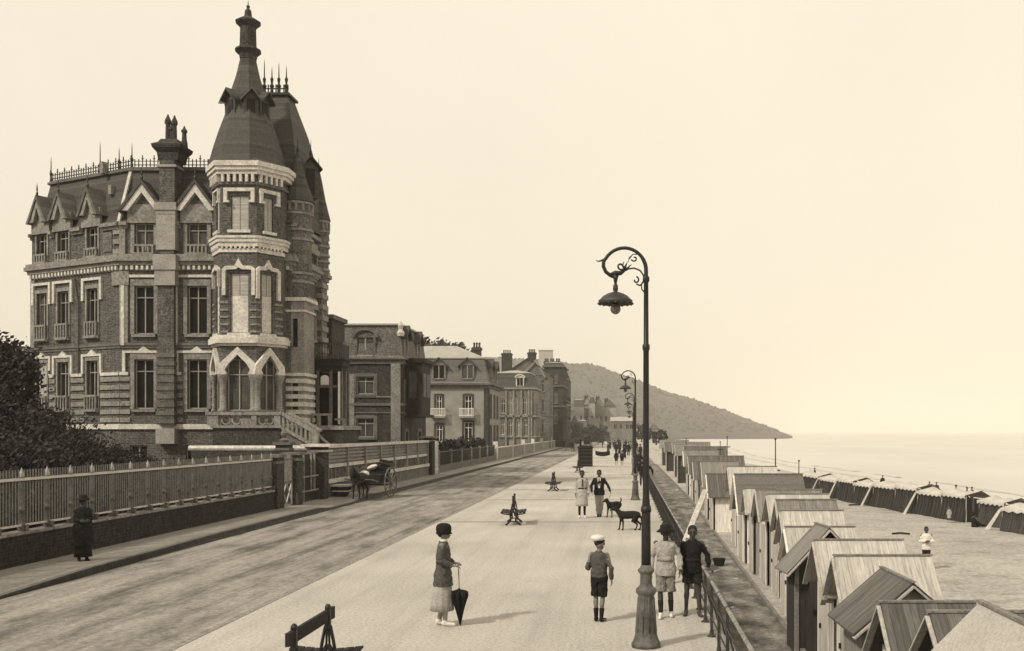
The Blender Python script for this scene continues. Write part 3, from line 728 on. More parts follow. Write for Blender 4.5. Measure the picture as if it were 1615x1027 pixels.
for z0,z1,pr_ in ((9.9,10.15,.16),(7.55,7.7,.1),(12.9,13.2,.18)): WE.box(g,.9,6.0,.004,pr_,z0,z1)
g.build('string_course', MT['stone'], villa)
# rear wing
g = MB(); RB = rect(-26,-17.0,58.9,61.6); g.prism(RB,0,9.75); rw = g.build('rear_wing', MT['brickdk'], villa)
g = MB(); g.prism(offset_poly(RB,.15),9.75,10.0); g.prism(offset_poly(RB,.05),7.4,7.6); g.build('cornice', MT['brick2'], rw)
# porch with balcony
px0,px1,py0,py1 = -17.05,-15.0,54,55.4
g = MB(); g.box(px0,px1,py0,py1,6.7,7.0); g.box(px0+.1,px1-.1,py0+.1,py1-.1,6.45,6.7); g.box(px0,px1+.1,py0-.1,py1,7.0,7.1)
pc = g.build('porch', MT['wooddk'], villa)
g = MB()
for x in (px0+.08,-16.35,-15.65,px1-.1): g.box(x-.07,x+.07,py0,py0+.14,3.5,6.45)
for y in (54.7,55.25): g.box(px1-.16,px1-.02,y,y+.14,3.5,6.45)
g.box(px0,px1,py0+.01,py0+.1,5.55,5.68); g.build('porch_post', MT['irongr'], pc)
g = MB(); g.box(px1-.2,px1-.1,py0+.16,py0+.22,3.6,5.5); g.box(-15.25,-15.14,py0-.02,py0+.0,3.6,6.4); g.build('pale_post', MT['white'], pc)
for x0,x1,mt in ((-17.0,-16.45,'stonedk'),(-16.2,-15.75,'canvaslt')):
    g = MB(); um=(x0+x1)/2; r=(x1-x0)/2; pts=[(x0,5.7),(x1,5.7)]+[(um+r*math.cos(R(a)),6.05+r*.75*math.sin(R(a))) for a in lin(0,180,9)]
    Wall((0,py0+.1),(1,py0+.1)).poly(g,pts,0,.03); g.build('fanlight', MT[mt], pc)
g = MB(); g.box(px0,px1-.3,py0+.75,py0+.8,3.53,6.4); g.box(px0,px1-.3,py0+.8,py1,3.53,3.57); g.build('inner_door', MT['glass'], pc)
g = MB(); g.box(px0,px1,py0,py0+.06,7.85,7.95); g.box(px1-.06,px1,py0+.06,py1,7.85,7.95); g.box(px0,px1,py0,py0+.05,7.15,7.2)
for x in lin(px0+.05,px1-.05,16): g.box(x-.025,x+.025,py0+.01,py0+.05,7.1,7.85)
for y in lin(py0+.2,py1-.1,9): g.box(px1-.05,px1-.01,y-.025,y+.025,7.1,7.85)
g.build('balcony_railing', MT['iron2'], pc)
# terrace, balustrade, stairs
g = MB(); TP = [(-20.45,52.3),(-20.3,50.2),(-19.9,49.0),(-16.65,49.0),(-16.3,52.3)]
g.prism(TP,0,3.38); g.prism(rect(-16.66,-14.75,53.0,56.2),0,3.3); 
g.box(-16.7,-14.85,49.5,50.9,0,2.55)
te = g.build('terrace', MT['brickdk'], villa)
g = MB(); g.prism(offset_poly(TP,.12),3.38,3.52); g.prism(offset_poly(rect(-16.62,-14.75,53,56.2),.14),3.3,3.52); g.build('coping', MT['stone'], te)
FW = Wall((-20.1,49.05),(-16.65,49.05)); g = MB(); FW.box(g,-.1,FW.L+.1,-.15,.18,4.0,4.16)
for a,b_ in ((0,.5),(2.1,2.35),(3.2,3.5)): FW.box(g,a,b_,-.1,.14,3.52,4.0)
for c_ in (.85,1.35,2.62,2.95):
    n = 14; r0,r1 = .16,.235 
    vs = [];fs=[]
    o_ = [(c_+r1*math.cos(2*math.pi*k/n),3.76+r1*math.sin(2*math.pi*k/n)) for k in range(n+1)]; i_ = [(c_+r0*math.cos(2*math.pi*k/n),3.76+r0*math.sin(2*math.pi*k/n)) for k in range(n+1)]
    FW.band(g,o_,i_,-.04,.06)
for a,b_ in ((.5,.62),(1.08,1.12),(1.58,2.1),(2.35,2.4),(2.77,2.8),(3.17,3.2)): FW.box(g,a,b_,-.05,.05,3.52,4.0)
Wall((-20.45,52),(-20.1,49.05)).box(g,0,2.9,-.1,.1,3.52,4.14)
g.build('balustrade', MT['stone'], te)
# flight of steps going down towards the street
a0,b0 = Vector((-16.65,49.1,0)),Vector((-14.95,48.7,0))
g = MB()
for k in range(9):
    t0,t1 = k/9,(k+1)/9; p,q = a0.lerp(b0,t0),a0.lerp(b0,t1); z = 3.4-.88*t0; g.hexa([(p.x,p.y,0),(q.x,q.y,0),(q.x,q.y+1.3,0),(p.x,p.y+1.3,0),(p.x,p.y,z),(q.x,q.y,z),(q.x,q.y+1.3,z),(p.x,p.y+1.3,z)])
st = g.build('steps', MT['stonedk'], te)
g = MB()
g.beam((a0.x,a0.y-.05,4.12),(b0.x,b0.y-.05,3.24),.22,.12); g.beam((a0.x,a0.y-.05,3.45),(b0.x,b0.y-.05,2.57),.24,.12)
for t in lin(.1,.92,7):
    p = a0.lerp(b0,t); g.box(p.x-.05,p.x+.05,p.y-.09,p.y+.02,3.45-.88*t,4.12-.88*t)
g.beam((a0.x,a0.y+1.3,4.12),(b0.x,b0.y+1.3,3.24),.2,.12)
g.box(b0.x-.02,b0.x+.28,b0.y-.2,b0.y+.1,0,3.3)
g.beam((b0.x+.1,b0.y,3.2),(b0.x+.75,b0.y+.3,2.5),.16,.12)
g.build('stair_balustrade', MT['stone'], st)
g = MB(); g.beam((-16.6,53.0,4.1),(-15.3,53.0,4.1),.2,.12)
for x in (-16.4,-15.95,-15.4): g.box(x-.08,x+.08,52.93,53.07,3.52,4.05)
g.beam((-15.3,53.6,3.85),(-14.75,53.6,3.85),.12,.1); g.box(-14.85,-14.75,53.55,53.65,3.52,3.8)
g.build('terrace_railing', MT['stone'], te)
# ------------------------------------------------------------------ other houses along the street
def gable_roof(root, x0,x1,y0,y1,z,h,axis,mat,over=.3,name='roof'):
    g = MB(); e = over
    if axis == 'X':
        ym = (y0+y1)/2
        for s_,ya in ((-1,y0-e),(1,y1+e)): g.hexa([(x0-e,ym,z+h),(x1+e,ym,z+h),(x1+e,ya,z-.1),(x0-e,ya,z-.1),(x0-e,ym,z+h+.15),(x1+e,ym,z+h+.15),(x1+e,ya,z+.05),(x0-e,ya,z+.05)])
    else:
        xm = (x0+x1)/2
        for s_,xa in ((-1,x0-e),(1,x1+e)): g.hexa([(xm,y0-e,z+h),(xm,y1+e,z+h),(xa,y1+e,z-.1),(xa,y0-e,z-.1),(xm,y0-e,z+h+.15),(xm,y1+e,z+h+.15),(xa,y1+e,z+.05),(xa,y0-e,z+.05)])
    return g.build(name, MT[mat], root)
def chimney(root,x,y,z0,z1,w=.5,mat='brickdk',pots=2):
    g = MB(); g.prism(rect(x-w,x+w,y-w*.6,y+w*.6),z0,z1); g.prism(rect(x-w-.1,x+w+.1,y-w*.6-.1,y+w*.6+.1),z1-.35,z1-.1)
    for k in range(pots):
        xx = x-w*.6+1.2*w*k/max(1,pots-1); g.lathe([(.14,0),(.11,.3),(.15,.5),(.12,.6)],(xx,y,z1),7)
    return g.build('chimney', MT[mat], root)
def house(name,label,x0,x1,y0,y1,ze,wall='far_wall',trim='stone',front=(),side=(),roof=('mansard',3,.6),roofmat='slate',courses=(),group='houses along the left side of the street',glass='glass',fm='frame',sur=None,z0=-.2):
    r = thing(name,label,'house',((x0+x1)/2,(y0+y1)/2,0),group)
    WF, WR = Wall((x0,y0),(x1,y0)), Wall((x1,y0),(x1,y1)); g = MB()
    fo = [o for o in front]; so_ = [o for o in side]
    WF.face(g,z0,ze,fo,.2); WR.face(g,z0,ze,so_,.2); Wall((x1,y1),(x0,y1)).face(g,z0,ze,[]); Wall((x0,y1),(x0,y0)).face(g,z0,ze,[])
    g.build('wall', MT[wall], r)
    for w,oo in ((WF,fo),(WR,so_)):
        for o in oo:
            st_ = o[4] if len(o)>4 else {}
            window(r,w,*o[:4],**dict(dict(glass=glass,fm=fm,t=.08,sill=True,sillm=trim),**st_))
            if sur:
                s_ = MB(); a,b_,c,e = o[:4]; w.box(s_,a-.25,a-.002,.005,.06,c-.2,e+.2); w.box(s_,b_+.002,b_+.25,.005,.06,c-.2,e+.2); w.box(s_,a-.002,b_+.002,.005,.065,e,e+.25); s_.build('window_surround', MT[sur], r)
    g = MB()
    for z,h,p_ in courses: g.prism(offset_poly(rect(x0,x1,y0,y1),p_),z,z+h)
    if courses: g.build('string_course', MT[trim], r)
    k = roof[0]; RP = rect(x0,x1,y0,y1)
    if k == 'mansard':
        g = MB(); frustum(g,[(offset_poly(RP,.25),ze),(offset_poly(RP,.0),ze+.25),(offset_poly(RP,-roof[2]),ze+roof[1])]); g.build('mansard_roof', MT[roofmat], r)
        top = roof[3] if len(roof)>3 else .3
        g = MB(); frustum(g,[(offset_poly(RP,-roof[2]+.15),ze+roof[1]),(offset_poly(RP,-roof[2]+.15),ze+roof[1]+.12),(offset_poly(RP,-min(x1-x0,y1-y0)*.42),ze+roof[1]+.12+top)]); g.build('roof_top', MT[roof[4] if len(roof)>4 else 'zinc'], r)
    elif k == 'gableX': 
        gable_roof(r,x0,x1,y0,y1,ze,roof[1],'X',roofmat); g = MB(); g.add([(x0,y0,ze),(x0,y1,ze),(x0,(y0+y1)/2,ze+roof[1]),(x1,y0,ze),(x1,y1,ze),(x1,(y0+y1)/2,ze+roof[1])],[(0,2,1),(3,4,5)]); g.build('gable', MT[wall], r)
    elif k == 'gableY':
        gable_roof(r,x0,x1,y0,y1,ze,roof[1],'Y',roofmat); g = MB(); xm=(x0+x1)/2; g.add([(x0,y0,ze),(x1,y0,ze),(xm,y0,ze+roof[1]),(x0,y1,ze),(x1,y1,ze),(xm,y1,ze+roof[1])],[(0,1,2),(3,5,4)]); g.build('gable', MT[wall], r)
    elif k == 'hip':
        g = MB(); frustum(g,[(offset_poly(RP,.35),ze),(offset_poly(RP,-min(x1-x0,y1-y0)*.46),ze+roof[1])]); g.build('roof', MT[roofmat], r)
    return r,WF,WR
def fdormer(root,w,um,z,wd_,h,style='gable',wallm='stone',roofm='slate',glass='glass',back=1.6):
    g = MB(); w.box(g,um-wd_/2-.18,um-wd_/2,-back,.02,z,z+h); w.box(g,um+wd_/2,um+wd_/2+.18,-back,.02,z,z+h)
    if style == 'gable':
        w.poly(g,[(um-wd_/2-.18,z+h),(um+wd_/2+.18,z+h),(um,z+h+wd_*.55)],-back,.0)
    else:
        pts = [(um+(wd_/2+.18)*math.cos(R(a)),z+h+(wd_/2)*.9*math.sin(R(a))) for a in lin(0,180,11)]; w.poly(g,pts,-back,.0)
    d = g.build('dormer', MT[wallm], root)
    g = MB()
    if style == 'gable':
        e = wd_/2+.5; w.band(g,[(um-e,z+h-.12),(um,z+h+wd_*.55+.28),(um+e,z+h-.12)],[(um-e,z+h-.28),(um,z+h+wd_*.55+.06),(um+e,z+h-.28)],-back,.3)
    else:
        o_=[(um+(wd_/2+.38)*math.cos(R(a)),z+h+(wd_/2+.2)*.9*math.sin(R(a))) for a in lin(0,180,11)]; i_=[(um+(wd_/2+.16)*math.cos(R(a)),z+h+(wd_/2-.02)*.9*math.sin(R(a))) for a in lin(0,180,11)]
        w.band(g,o_,i_,-back,.15)
    g.build('dormer_roof', MT[roofm], d)
    g = MB(); w.box(g,um-wd_/2+.01,um+wd_/2-.01,-.15,-.1,z+.02,z+h-.02); p_ = g.build('pane', MT[glass], d)
    g = MB(); w.box(g,um-.05,um+.05,-.098,-.05,z+.02,z+h-.02); w.box(g,um-wd_/2,um+wd_/2,-.06,.1,z-.1,z+.0); g.build('frame', MT['frame'], d)
def balcony(root,w,u0,u1,z,h=1.0,dep=.7,mat='white',n=12,floor='stone'):
    g = MB(); w.box(g,u0,u1,.005,dep,z-.2,z); b_ = g.build('balcony', MT[floor], root); g = MB()
    w.box(g,u0,u1,dep-.09,dep-.02,z+h-.08,z+h); w.box(g,u0,u1,dep-.08,dep-.03,z+.08,z+.14)
    for k in range(n+1):
        u = u0+.04+(u1-u0-.08)*k/n; w.box(g,u-.025,u+.025,dep-.08,dep-.04,z,z+h-.08)
    for u in (u0+.02,u1-.02): w.box(g,u-.03,u+.03,.02,dep-.02,z+h-.07,z+h-.01)
    g.build('railing', MT[mat], b_)

# house 2, brick, just past the porch
D=75.0; s=lambda y: EYE+(CY-y)*D/F; x=lambda p: X_(p,D)
def wu(x0,p,D): return X_(p,D)-x0
h2,W2,W2R = house('brick_house','dark brick house with flat mansard top and arched dormer, right behind the villa porch',-24,-16.45,75,84,s(566),'brickdk','stonedk',
  front=[(wu(-24,a,75),wu(-24,b_,75),s(d),s(c)) for a,b_,c,d in ((562,590,594,622),(562,590,660,690))],
  side=[(.9,1.9,4.6,6.9),(5.6,6.8,4.6,6.9),(.9,1.9,1,3.2),(5.6,6.8,1,3.2)],
  roof=('mansard',2.5,.25,.15,'zinc'),roofmat='brick2',courses=((s(574),.4,.12),(s(566)-.05,.12,.3),(s(640),.2,.1),(s(652),.1,.06)),glass='glasslt',sur='stonedk')
fdormer(h2,W2,wu(-24,576,75),s(560),1.2,1.3,'round','brick2','stonedk','glasslt',.6)
g = MB(); 
for p in (622,): W2.box(g,wu(-24,p-5,75),wu(-24,p+10,75),.01,.14,0,s(574))
W2.box(g,.02,7.5,.05,.1,s(627),s(625)); g.build('pilaster', MT['stone'], h2)
g = MB(); W2.box(g,wu(-24,549,75),wu(-24,559,75),.01,.08,1,s(590)); g.build('pale_panel', MT['stone'], h2)
g = MB(); W2R.box(g,1.0,4.2,.005,1.3,4.5,s(566)-.2); W2R.box(g,.8,4.4,.005,1.55,4.3,4.5); W2R.box(g,.8,4.4,.005,1.5,s(566)-.2,s(566)+.1)
by = g.build('bay_window', MT['wooddk'], h2)
g = MB(); W2R.box(g,1.3,2.4,1.302,1.33,5.8,7.6); W2R.box(g,2.7,3.9,1.302,1.33,5.8,7.6); BW = Wall((-16.45,75.98),(-15.1,75.98)); BW.box(g,.3,.9,.002,.03,5.7,7.7); g.build('pane', MT['glasslt'], by)
fdormer(h2,W2R,1.4,s(560),1.0,1.5,'gable','stone','slate','glass',.5); fdormer(h2,W2R,6,s(560),1.0,1.5,'gable','stone','slate','glass',.5)
g = MB(); g.lathe([(.25,0),(.3,.25),(.15,.5),(.22,.8),(.05,1.1)],(-16.6,75.2,s(530)),8); g.build('urn', MT['stonelt'], h2)
# house 3, pale stucco with brick surrounds
D=123.0
h3,W3,W3R = house('stucco_house','pale stucco house with slate mansard, two dormers and white balconies',-31,-16.5,123,134,Z_(606,D),'stucco','brick2',
  front=[(wu(-31,a,D),wu(-31,b_,D),Z_(d,D),Z_(c,D)) for a,b_,c,d in ((688,697,624,655),(733,744,624,655),(688,698,670,697),(732,745,666,697))],
  side=[(1.5,2.5,1.5,3.8),(5,6,1.5,3.8),(8,9,1.5,3.8),(1.5,2.5,5,7.6),(5,6,5,7.6),(8,9,5,7.6)],
  roof=('mansard',3.15,.7,1.75,'zinc'),roofmat='slatelt',courses=((Z_(606,D)-.5,.25,.1),(Z_(606,D)-.1,.2,.55)),sur='brickdk',fm='white')
for p in (692,737): 
    u = wu(-31,p,D); balcony(h3,W3,u-.9,u+.9,Z_(657,D),1.0,.7,'white'); fdormer(h3,W3,u,Z_(597,D),1.3,1.6,'gable','wood','slate','glass' if p<700 else 'glasslt',1.0)
fdormer(h3,W3R,3,Z_(597,D),1.3,1.6,'gable','stone'); fdormer(h3,W3R,7.5,Z_(597,D),1.3,1.6,'gable','stone')
chimney(h3,X_(752,127),127,Z_(568,127),Z_(548,127),.55,'brickdk',3)
g = MB(); W3.box(g,W3.L-.55,W3.L-.0,.006,.08,0,Z_(610,D)); W3R.box(g,0.02,.6,.006,.08,0,Z_(610,D)); g.build('quoin', MT['brickdk'], h3)
# house 4, bays
D=170.0
h4,W4,W4R = house('bay_fronted_house','small pale house with stacked bay windows and zinc roof edge',-22.5,-15.0,170,180,Z_(612,D),'far_wall','stone',
  front=[(wu(-22.5,a,D),wu(-22.5,b_,D),Z_(d,D),Z_(c,D)) for a,b_,c,d in ((790,797,630,652),(803,808,628,654),(812,816,628,654),(824,830,628,654),(790,796,664,686),(801,808,664,688),(815,820,664,688),(826,833,664,688))],
  side=[(2,3,1.5,4),(5,6,1.5,4),(2,3,5.5,8),(5,6,5.5,8)],roof=('mansard',2.5,.9,.5,'zinc'),roofmat='slate',courses=((Z_(614,D),.3,.25),(Z_(658,D),.3,.3),(Z_(690,D),.25,.2)),fm='white')
fdormer(h4,W4,wu(-22.5,820,D),Z_(609,D),1.0,1.4,'round','stonelt','stonelt','glass',.6)
g = MB()
for a in (798,810,822,834,838): W4.box(g,wu(-22.5,a-1,D),wu(-22.5,a+1.5,D),.01,.3,.4,Z_(616,D))
g.build('pilaster', MT['stone'], h4)
# house 5, gabled brick
D=190.0
h5,W5,W5R = house('gabled_brick_house','tall brown gabled house with two big chimneys, above the bay fronted house',X_(797,D),X_(866,D),190,201,Z_(590,D),'brick2','stonedk',
  front=[(wu(X_(797,D),a,D),wu(X_(797,D),b_,D),Z_(d,D),Z_(c,D)) for a,b_,c,d in ((842,847,600,618),(842,847,630,650),(854,859,600,618),(854,859,630,650),(842,847,662,682),(854,859,662,682))],
  side=[(2,3,2,4),(6,7,2,4),(2,3,6,9),(6,7,6,9)],roof=('gableY',Z_(566,D)-Z_(590,D)),roofmat='slate',courses=((Z_(592,D),.25,.12),(Z_(656,D),.25,.1)))
chimney(h5,X_(799,191),191.5,8,Z_(557,191),.95,'brickdk',4); chimney(h5,X_(839,194),194,8,Z_(556,194),.8,'brickdk',4)
g = MB(); W5.band(g,[(wu(X_(797,D),826,D),Z_(586,D)),(wu(X_(797,D),846,D),Z_(566,D)),(wu(X_(797,D),862,D),Z_(596,D))],[(wu(X_(797,D),830,D),Z_(588,D)),(wu(X_(797,D),846,D),Z_(571,D)),(wu(X_(797,D),858,D),Z_(596,D))],.01,.3); g.build('bargeboard', MT['stone'], h5)
# house 6, 7
D=208.0
h6,W6,W6R = house('dark_terrace_house','tall dark narrow house with parapet chimneys, end of the near terrace',X_(858,D),X_(888,D),208,222,Z_(577,D),'brickdk','stonedk',
  front=[(wu(X_(858,D),a,D),wu(X_(858,D),b_,D),Z_(d,D),Z_(c,D)) for a,b_,c,d in ((863,868,590,605),(874,879,590,605),(863,868,618,636),(874,879,618,636),(863,868,650,668),(874,879,650,668))],
  side=[(2+4*k,3.2+4*k,2+4*j,4.4+4*j) for k in range(3) for j in range(4)],roof=('mansard',.6,.3,.2,'zinc'),roofmat='slate',courses=((Z_(610,D),.3,.3),(Z_(642,D),.3,.3),(Z_(579,D),.3,.4)),glass='glasslt')
for p in (862,871,880): chimney(h6,X_(p,212),212,10,Z_(570,212),.5,'brickdk',3)
balcony(h6,W6R,1,12,9.5,1.0,.9,'iron',20,'stonedk'); balcony(h6,W6R,1,12,5.5,1.0,.9,'iron',20,'stonedk')
g = MB(); W6.box(g,wu(X_(858,D),859,D),wu(X_(858,D),862,D),.01,.3,1,Z_(640,D)); g.build('pale_pilaster', MT['white'], h6)
D=240.0
h7,W7,W7R = house('corner_house','narrow dark house with a white ground floor pillar at the far street corner',X_(880,D),X_(896,D),240,252,Z_(600,D),'brickdk','stone',
  front=[(wu(X_(880,D),a,D),wu(X_(880,D),b_,D),Z_(d,D),Z_(c,D)) for a,b_,c,d in ((890,894,618,632),(890,894,646,662))],side=[(3,4.5,3,6),(7,8.5,3,6),(3,4.5,9,12),(7,8.5,9,12)],roof=('mansard',1.5,.4,.3,'zinc'),courses=((Z_(640,D),.3,.3),))
g = MB(); W7.box(g,wu(X_(880,D),883,D),wu(X_(880,D),886,D),.01,.4,-.1,Z_(668,D)); g.build('pillar', MT['white'], h7)
chimney(h7,X_(893,242),242,12,Z_(592,242),.5)
# the town at the far end of the street
r3 = random.Random(11)
towns = [(886,906,636,390,'mansard','far_wall','with plain grey front, leftmost of the far row'),(903,921,631,420,'mansard','far_wall','grey with steep roof, behind the parked carriages'),
 (919,932,626,432,'gableY','farlt','narrow gabled with pointed roof'),(929,938,626,425,'mansard','farlt','pale narrow front between two gables'),
 (937,952,627,430,'gableY','far_wall','grey gabled front right of the pale narrow one'),(951,971,630,440,'hip','farlt','hipped roof, rightmost of the far row'),
 (1001,1020,664,520,'gableX','farlt','low pale, just right of the second lamp'),(1022,1040,668,560,'hip','far_wall','small hipped, at the foot of the wooded hill'),
 (888,899,664,322,'hip','far_wall','low grey hipped, at the left end of the front row'),(899,912,656,334,'gableY','fardk','low dark gabled, second in the front row'),(911,927,664,340,'mansard','far_wall','low grey broad one in the centre of the front row'),
 (927,944,660,346,'gableX','fardk','low dark with a long straight ridge in the front row'),(945,963,666,352,'hip','far_wall','low grey hipped, beside the flat roofed pavilion')]
for i,(a,b_,yt,D,rf,wm,lb) in enumerate(towns):
    x0,x1 = X_(a,D),X_(b_,D); z = Z_(yt,D); rh = 3.2 if rf!='mansard' else 2.5; z_e = z-rh
    fr = []; nfl = max(1,int((z_e-1)/3.6)); nw = max(1,int((x1-x0)/1.9))
    for j in range(nfl):
        for k in range(nw): u = (k+.5)*(x1-x0)/nw; fr.append((u-.5,u+.5,1.0+j*3.4,3.2+j*3.4,dict(sill=False,trans=0)))
    hh = house('distant_house','far small house, '+lb,x0,x1,D,D+10,z_e,wm,'stone',front=fr,roof=((rf,rh,.6) if rf=='mansard' else (rf,rh)),roofmat='slate' if i%2 else 'slatelt',courses=((z_e-.3,.3,.3),) if i%2==0 else (),group='small houses at the far end of the street')
    if i in (0,2,4,5): chimney(hh[0],x0+1.4,D+3,z_e,z+.5,.8)
hl = house('low_pavilion','low pale seafront pavilion with a flat white roof at the end of the promenade',X_(964,300),X_(1001,300),300,308,Z_(664,300),'far_wall','farlt',front=[(wu(X_(964,300),a,300),wu(X_(964,300),a+5,300),Z_(677,300),Z_(669,300),dict(sill=False,trans=0)) for a in (968,977,987,993)],roof=('gableX',1.1),roofmat='zinc',group=None)
tw_ = thing('hilltop_block','hazy pale square block standing on the hill above the chimneys','building',(X_(860,1250),1256,0))
g = MB(); g.prism(rect(X_(850,1250),X_(871,1250),1250,1262),70,Z_(553,1250)); g.build('wall', MT['farlt'], tw_)
g = MB(); g.prism(rect(X_(849,1250),X_(872,1250),1249,1263),Z_(553,1250),Z_(552,1250)); g.build('parapet', MT['far_wall'], tw_)

# ------------------------------------------------------------------ walls and fences on the left
FX = -14.3
def fwall_ground(mb,x0,x1,y0,y1,z): mb.box(x0,x1,y0,y1,-.3,z)
fence = thing('iron_fence','long iron picket fence on a low dark brick wall in front of the garden','fence',(FX,30,0))
g = MB(); g.box(FX-.2,FX+.14,16,41.0,-.3,.78); g.build('base_wall', MT['brickshade'], fence)
g = MB(); g.box(FX-.24,FX+.18,16,41.0,.78,.84); g.build('coping', MT['stone'], fence)
posts = [17.7+1.06*k for k in range(23)]
for k,y in enumerate(posts):
    g = MB(); g.box(FX-.035,FX+.035,y-.035,y+.035,.84,2.12); g.lathe([(.09,.0),(.10,.1),(.05,.2),(.05,.42),(.085,.5),(.05,.58)],(FX,y,.84),8)
    g.box(FX+.03,FX+.16,y-.03,y+.03,.84,1.0); g.box(FX-.05,FX+.05,y-.05,y+.05,1.5,1.56)
    o = g.build('post', MT['irongr'], fence)
    g = MB(); g.lathe([(.07,0),(.075,.05),(.05,.12),(.015,.2),(0,.24)],(FX,y,2.12),6); g.build('post_cap', MT['stonemid'], o)
    if k == 0: continue
    y0 = posts[k-1]; g = MB()
    for j in range(1,9):
        yy = y0+(y-y0)*j/9; g.box(FX-.013,FX+.013,yy-.013,yy+.013,.98,2.3)
    g.build('picket_panel', MT['picket'], fence)
g = MB(); g.box(FX-.03,FX+.05,17.6,41.1,2.04,2.1); g.box(FX-.03,FX+.04,17.6,41.1,.96,1.0); g.build('rail', MT['cream'], fence)
def pier(name,label,y0,y1,x0,x1,h,mat='brickdk',cap='stonedk',capw=.08,ball=False):
    r = thing(name,label,'gate pillar',((x0+x1)/2,(y0+y1)/2,0),'pillars of the villa gateway'); g = MB(); g.prism(rect(x0,x1,y0,y1),-.2,h); g.build('shaft', MT[mat], r)
    g = MB(); g.prism(offset_poly(rect(x0,x1,y0,y1),capw),h,h+.12); g.prism(offset_poly(rect(x0,x1,y0,y1),capw*.4),h-.25,h-.15)
    if ball: g.lathe([(.2,0),(.24,.1),(.08,.2),(.16,.32),(.18,.42),(.08,.55),(.03,.62),(.03,.7)],((x0+x1)/2,(y0+y1)/2,h+.12),10)
    g.build('cap', MT[cap], r); return r
pier('gate_pillar','dark brick gate pillar ending the picket fence',41.1,41.9,FX-.35,FX+.25,2.15)
pier('gate_pillar','dark narrow gate pillar right of the pale iron gate',43.5,44.1,FX-.3,FX+.3,2.2)
pier('gate_pillar','tall dark pillar with a wide pale cap before the plank fence',47.3,48.0,FX-.3,FX+.3,2.5,'brickdk','stonelt',.4)
pier('gate_pillar','dark gate pillar with an urn, set back inside the gateway',46.2,46.8,-15.9,-15.3,2.6,'brickdk','stonedk',.1,True)
gt = thing('iron_gate','pale painted iron gate with crossed lower panel in the fence','gate',(FX,42.7,0)); g = MB()
GW = Wall((FX+.05,41.92),(FX+.05,43.48)); L = GW.L
for u in (.03,L-.09): GW.box(g,u,u+.07,-.03,.03,.06,2.1)
for z in (.08,1.0,1.08,2.04): GW.box(g,.1,L-.09,-.025,.025,z,z+.05)
g.build('frame', MT['stone'], gt); g = MB()
for k in range(12): u = .12+(L-.24)*k/11; GW.box(g,u-.012,u+.012,-.012,.012,1.12,2.3-.12*abs(k-5.5)/5.5)
g.build('bars', MT['stone'], gt); g = MB()
for q in range(2):
    a,b_ = .1+q*(L-.2)/2,.1+(q+1)*(L-.2)/2
    g.beam(GW.p(a,0,.13),GW.p(b_,0,1.0),.035); g.beam(GW.p(b_,.036,.13),GW.p(a,.036,1.0),.035)
g.build('cross_brace', MT['stonelt'], gt)
sg = thing('side_gate','pale timber framed side gate between two dark gate pillars','gate',(FX,45.6,0)); g = MB(); GW = Wall((FX,44.12),(FX,47.28))
for u in (.5,1.0,2.1,2.6): GW.box(g,u,u+.09,-.04,.04,.06 if u<2 else .5,2.3)
for z in (.5,1.15,2.2): GW.box(g,.02,GW.L-.02,.041,.07,z,z+.07)
g.build('frame', MT['stone'], sg); g = MB(); GW.box(g,.02,GW.L-.02,-.12,-.06,.02,2.0); g.build('board', MT['wooddk'], sg)
gw = thing('garden_wall','dark garden wall with a long pale rounded coping running back from the gateway','wall',(-17.5,47.6,0))
g = MB(); g.box(-20.3,-14.75,47.5,47.8,-.1,2.33); g.build('wall', MT['brickdk'], gw)
g = MB(); g.tube([(-20.45,47.65,2.42),(-14.7,47.65,2.42)],.13,8); g.build('coping', MT['stonelt'], gw)
tub = thing('wooden_tub','pale rimmed wooden tub on the pavement beside the gate pillar','tub',(-13.75,49.3,.05)); g = MB(); frustum(g,[(sq((-13.75,49.3),.24),.06),(sq((-13.75,49.3),.42),.55)]); g.build('tub', MT['wooddk'], tub)
g = MB(); g.prism(sq((-13.75,49.3),.47),.55,.63); g.prism(sq((-13.75,49.3),.37),.3,.36); g.build('rim', MT['stonelt'], tub)
# plank fence on a wall
pf = thing('plank_fence','high fence of pale rails and horizontal planks between posts, right of the gateway','fence',(FX,60,0))
g = MB(); g.box(FX-.2,FX+.12,48.3,73.4,-.3,.72); g.build('base_wall', MT['stonedk'], pf)
g = MB(); g.box(FX-.26,FX+.2,48.3,73.4,.72,.9); g.box(FX-.05,FX+.06,48.2,73.6,1.45,1.62); g.box(FX-.12,FX+.16,48.2,73.6,2.42,2.58); g.build('rail', MT['stonelt'], pf)
for k in range(8):
    y = 48.6+k*3.53; g = MB(); g.box(FX-.1,FX+.13,y-.1,y+.1,.9,2.42); g.build('post', MT['stone'], pf)
    if k < 7:
        g = MB()
        for z in (1.7,1.88,2.06,2.24): g.box(FX-.03,FX+.03,y+.1,y+3.43,z,z+.11)
        g.box(FX-.09,FX-.06,y+.1,y+3.43,1.62,2.4); g.build('plank_panel', MT['stone'], pf)
        g = MB()
        for j in range(1,5): g.box(FX-.02,FX+.03,y+j*.7-.03,y+j*.7+.03,.9,1.45)
        g.box(FX-.12,FX-.06,y+.1,y+3.43,.9,1.44); g.build('baluster_panel', MT['brick2'], pf)
pier('gate_pillar','dark pillar with pale cap ending the plank fence',73.6,74.6,FX-.3,FX+.35,2.75,'wooddk','stone',.25)
r_ = thing('garden_gate','tall pale slatted garden gate after the plank fence','gate',(FX,76,0)); g = MB(); GW = Wall((FX+.1,74.8),(FX+.1,77.2))
for u in lin(.05,2.3,6): GW.box(g,u,u+.08,-.03,.03,.06,2.5)
GW.box(g,0,2.4,.031,.06,.3,.42); GW.box(g,0,2.4,.031,.06,2.2,2.3); g.build('slats', MT['stonelt'], r_)
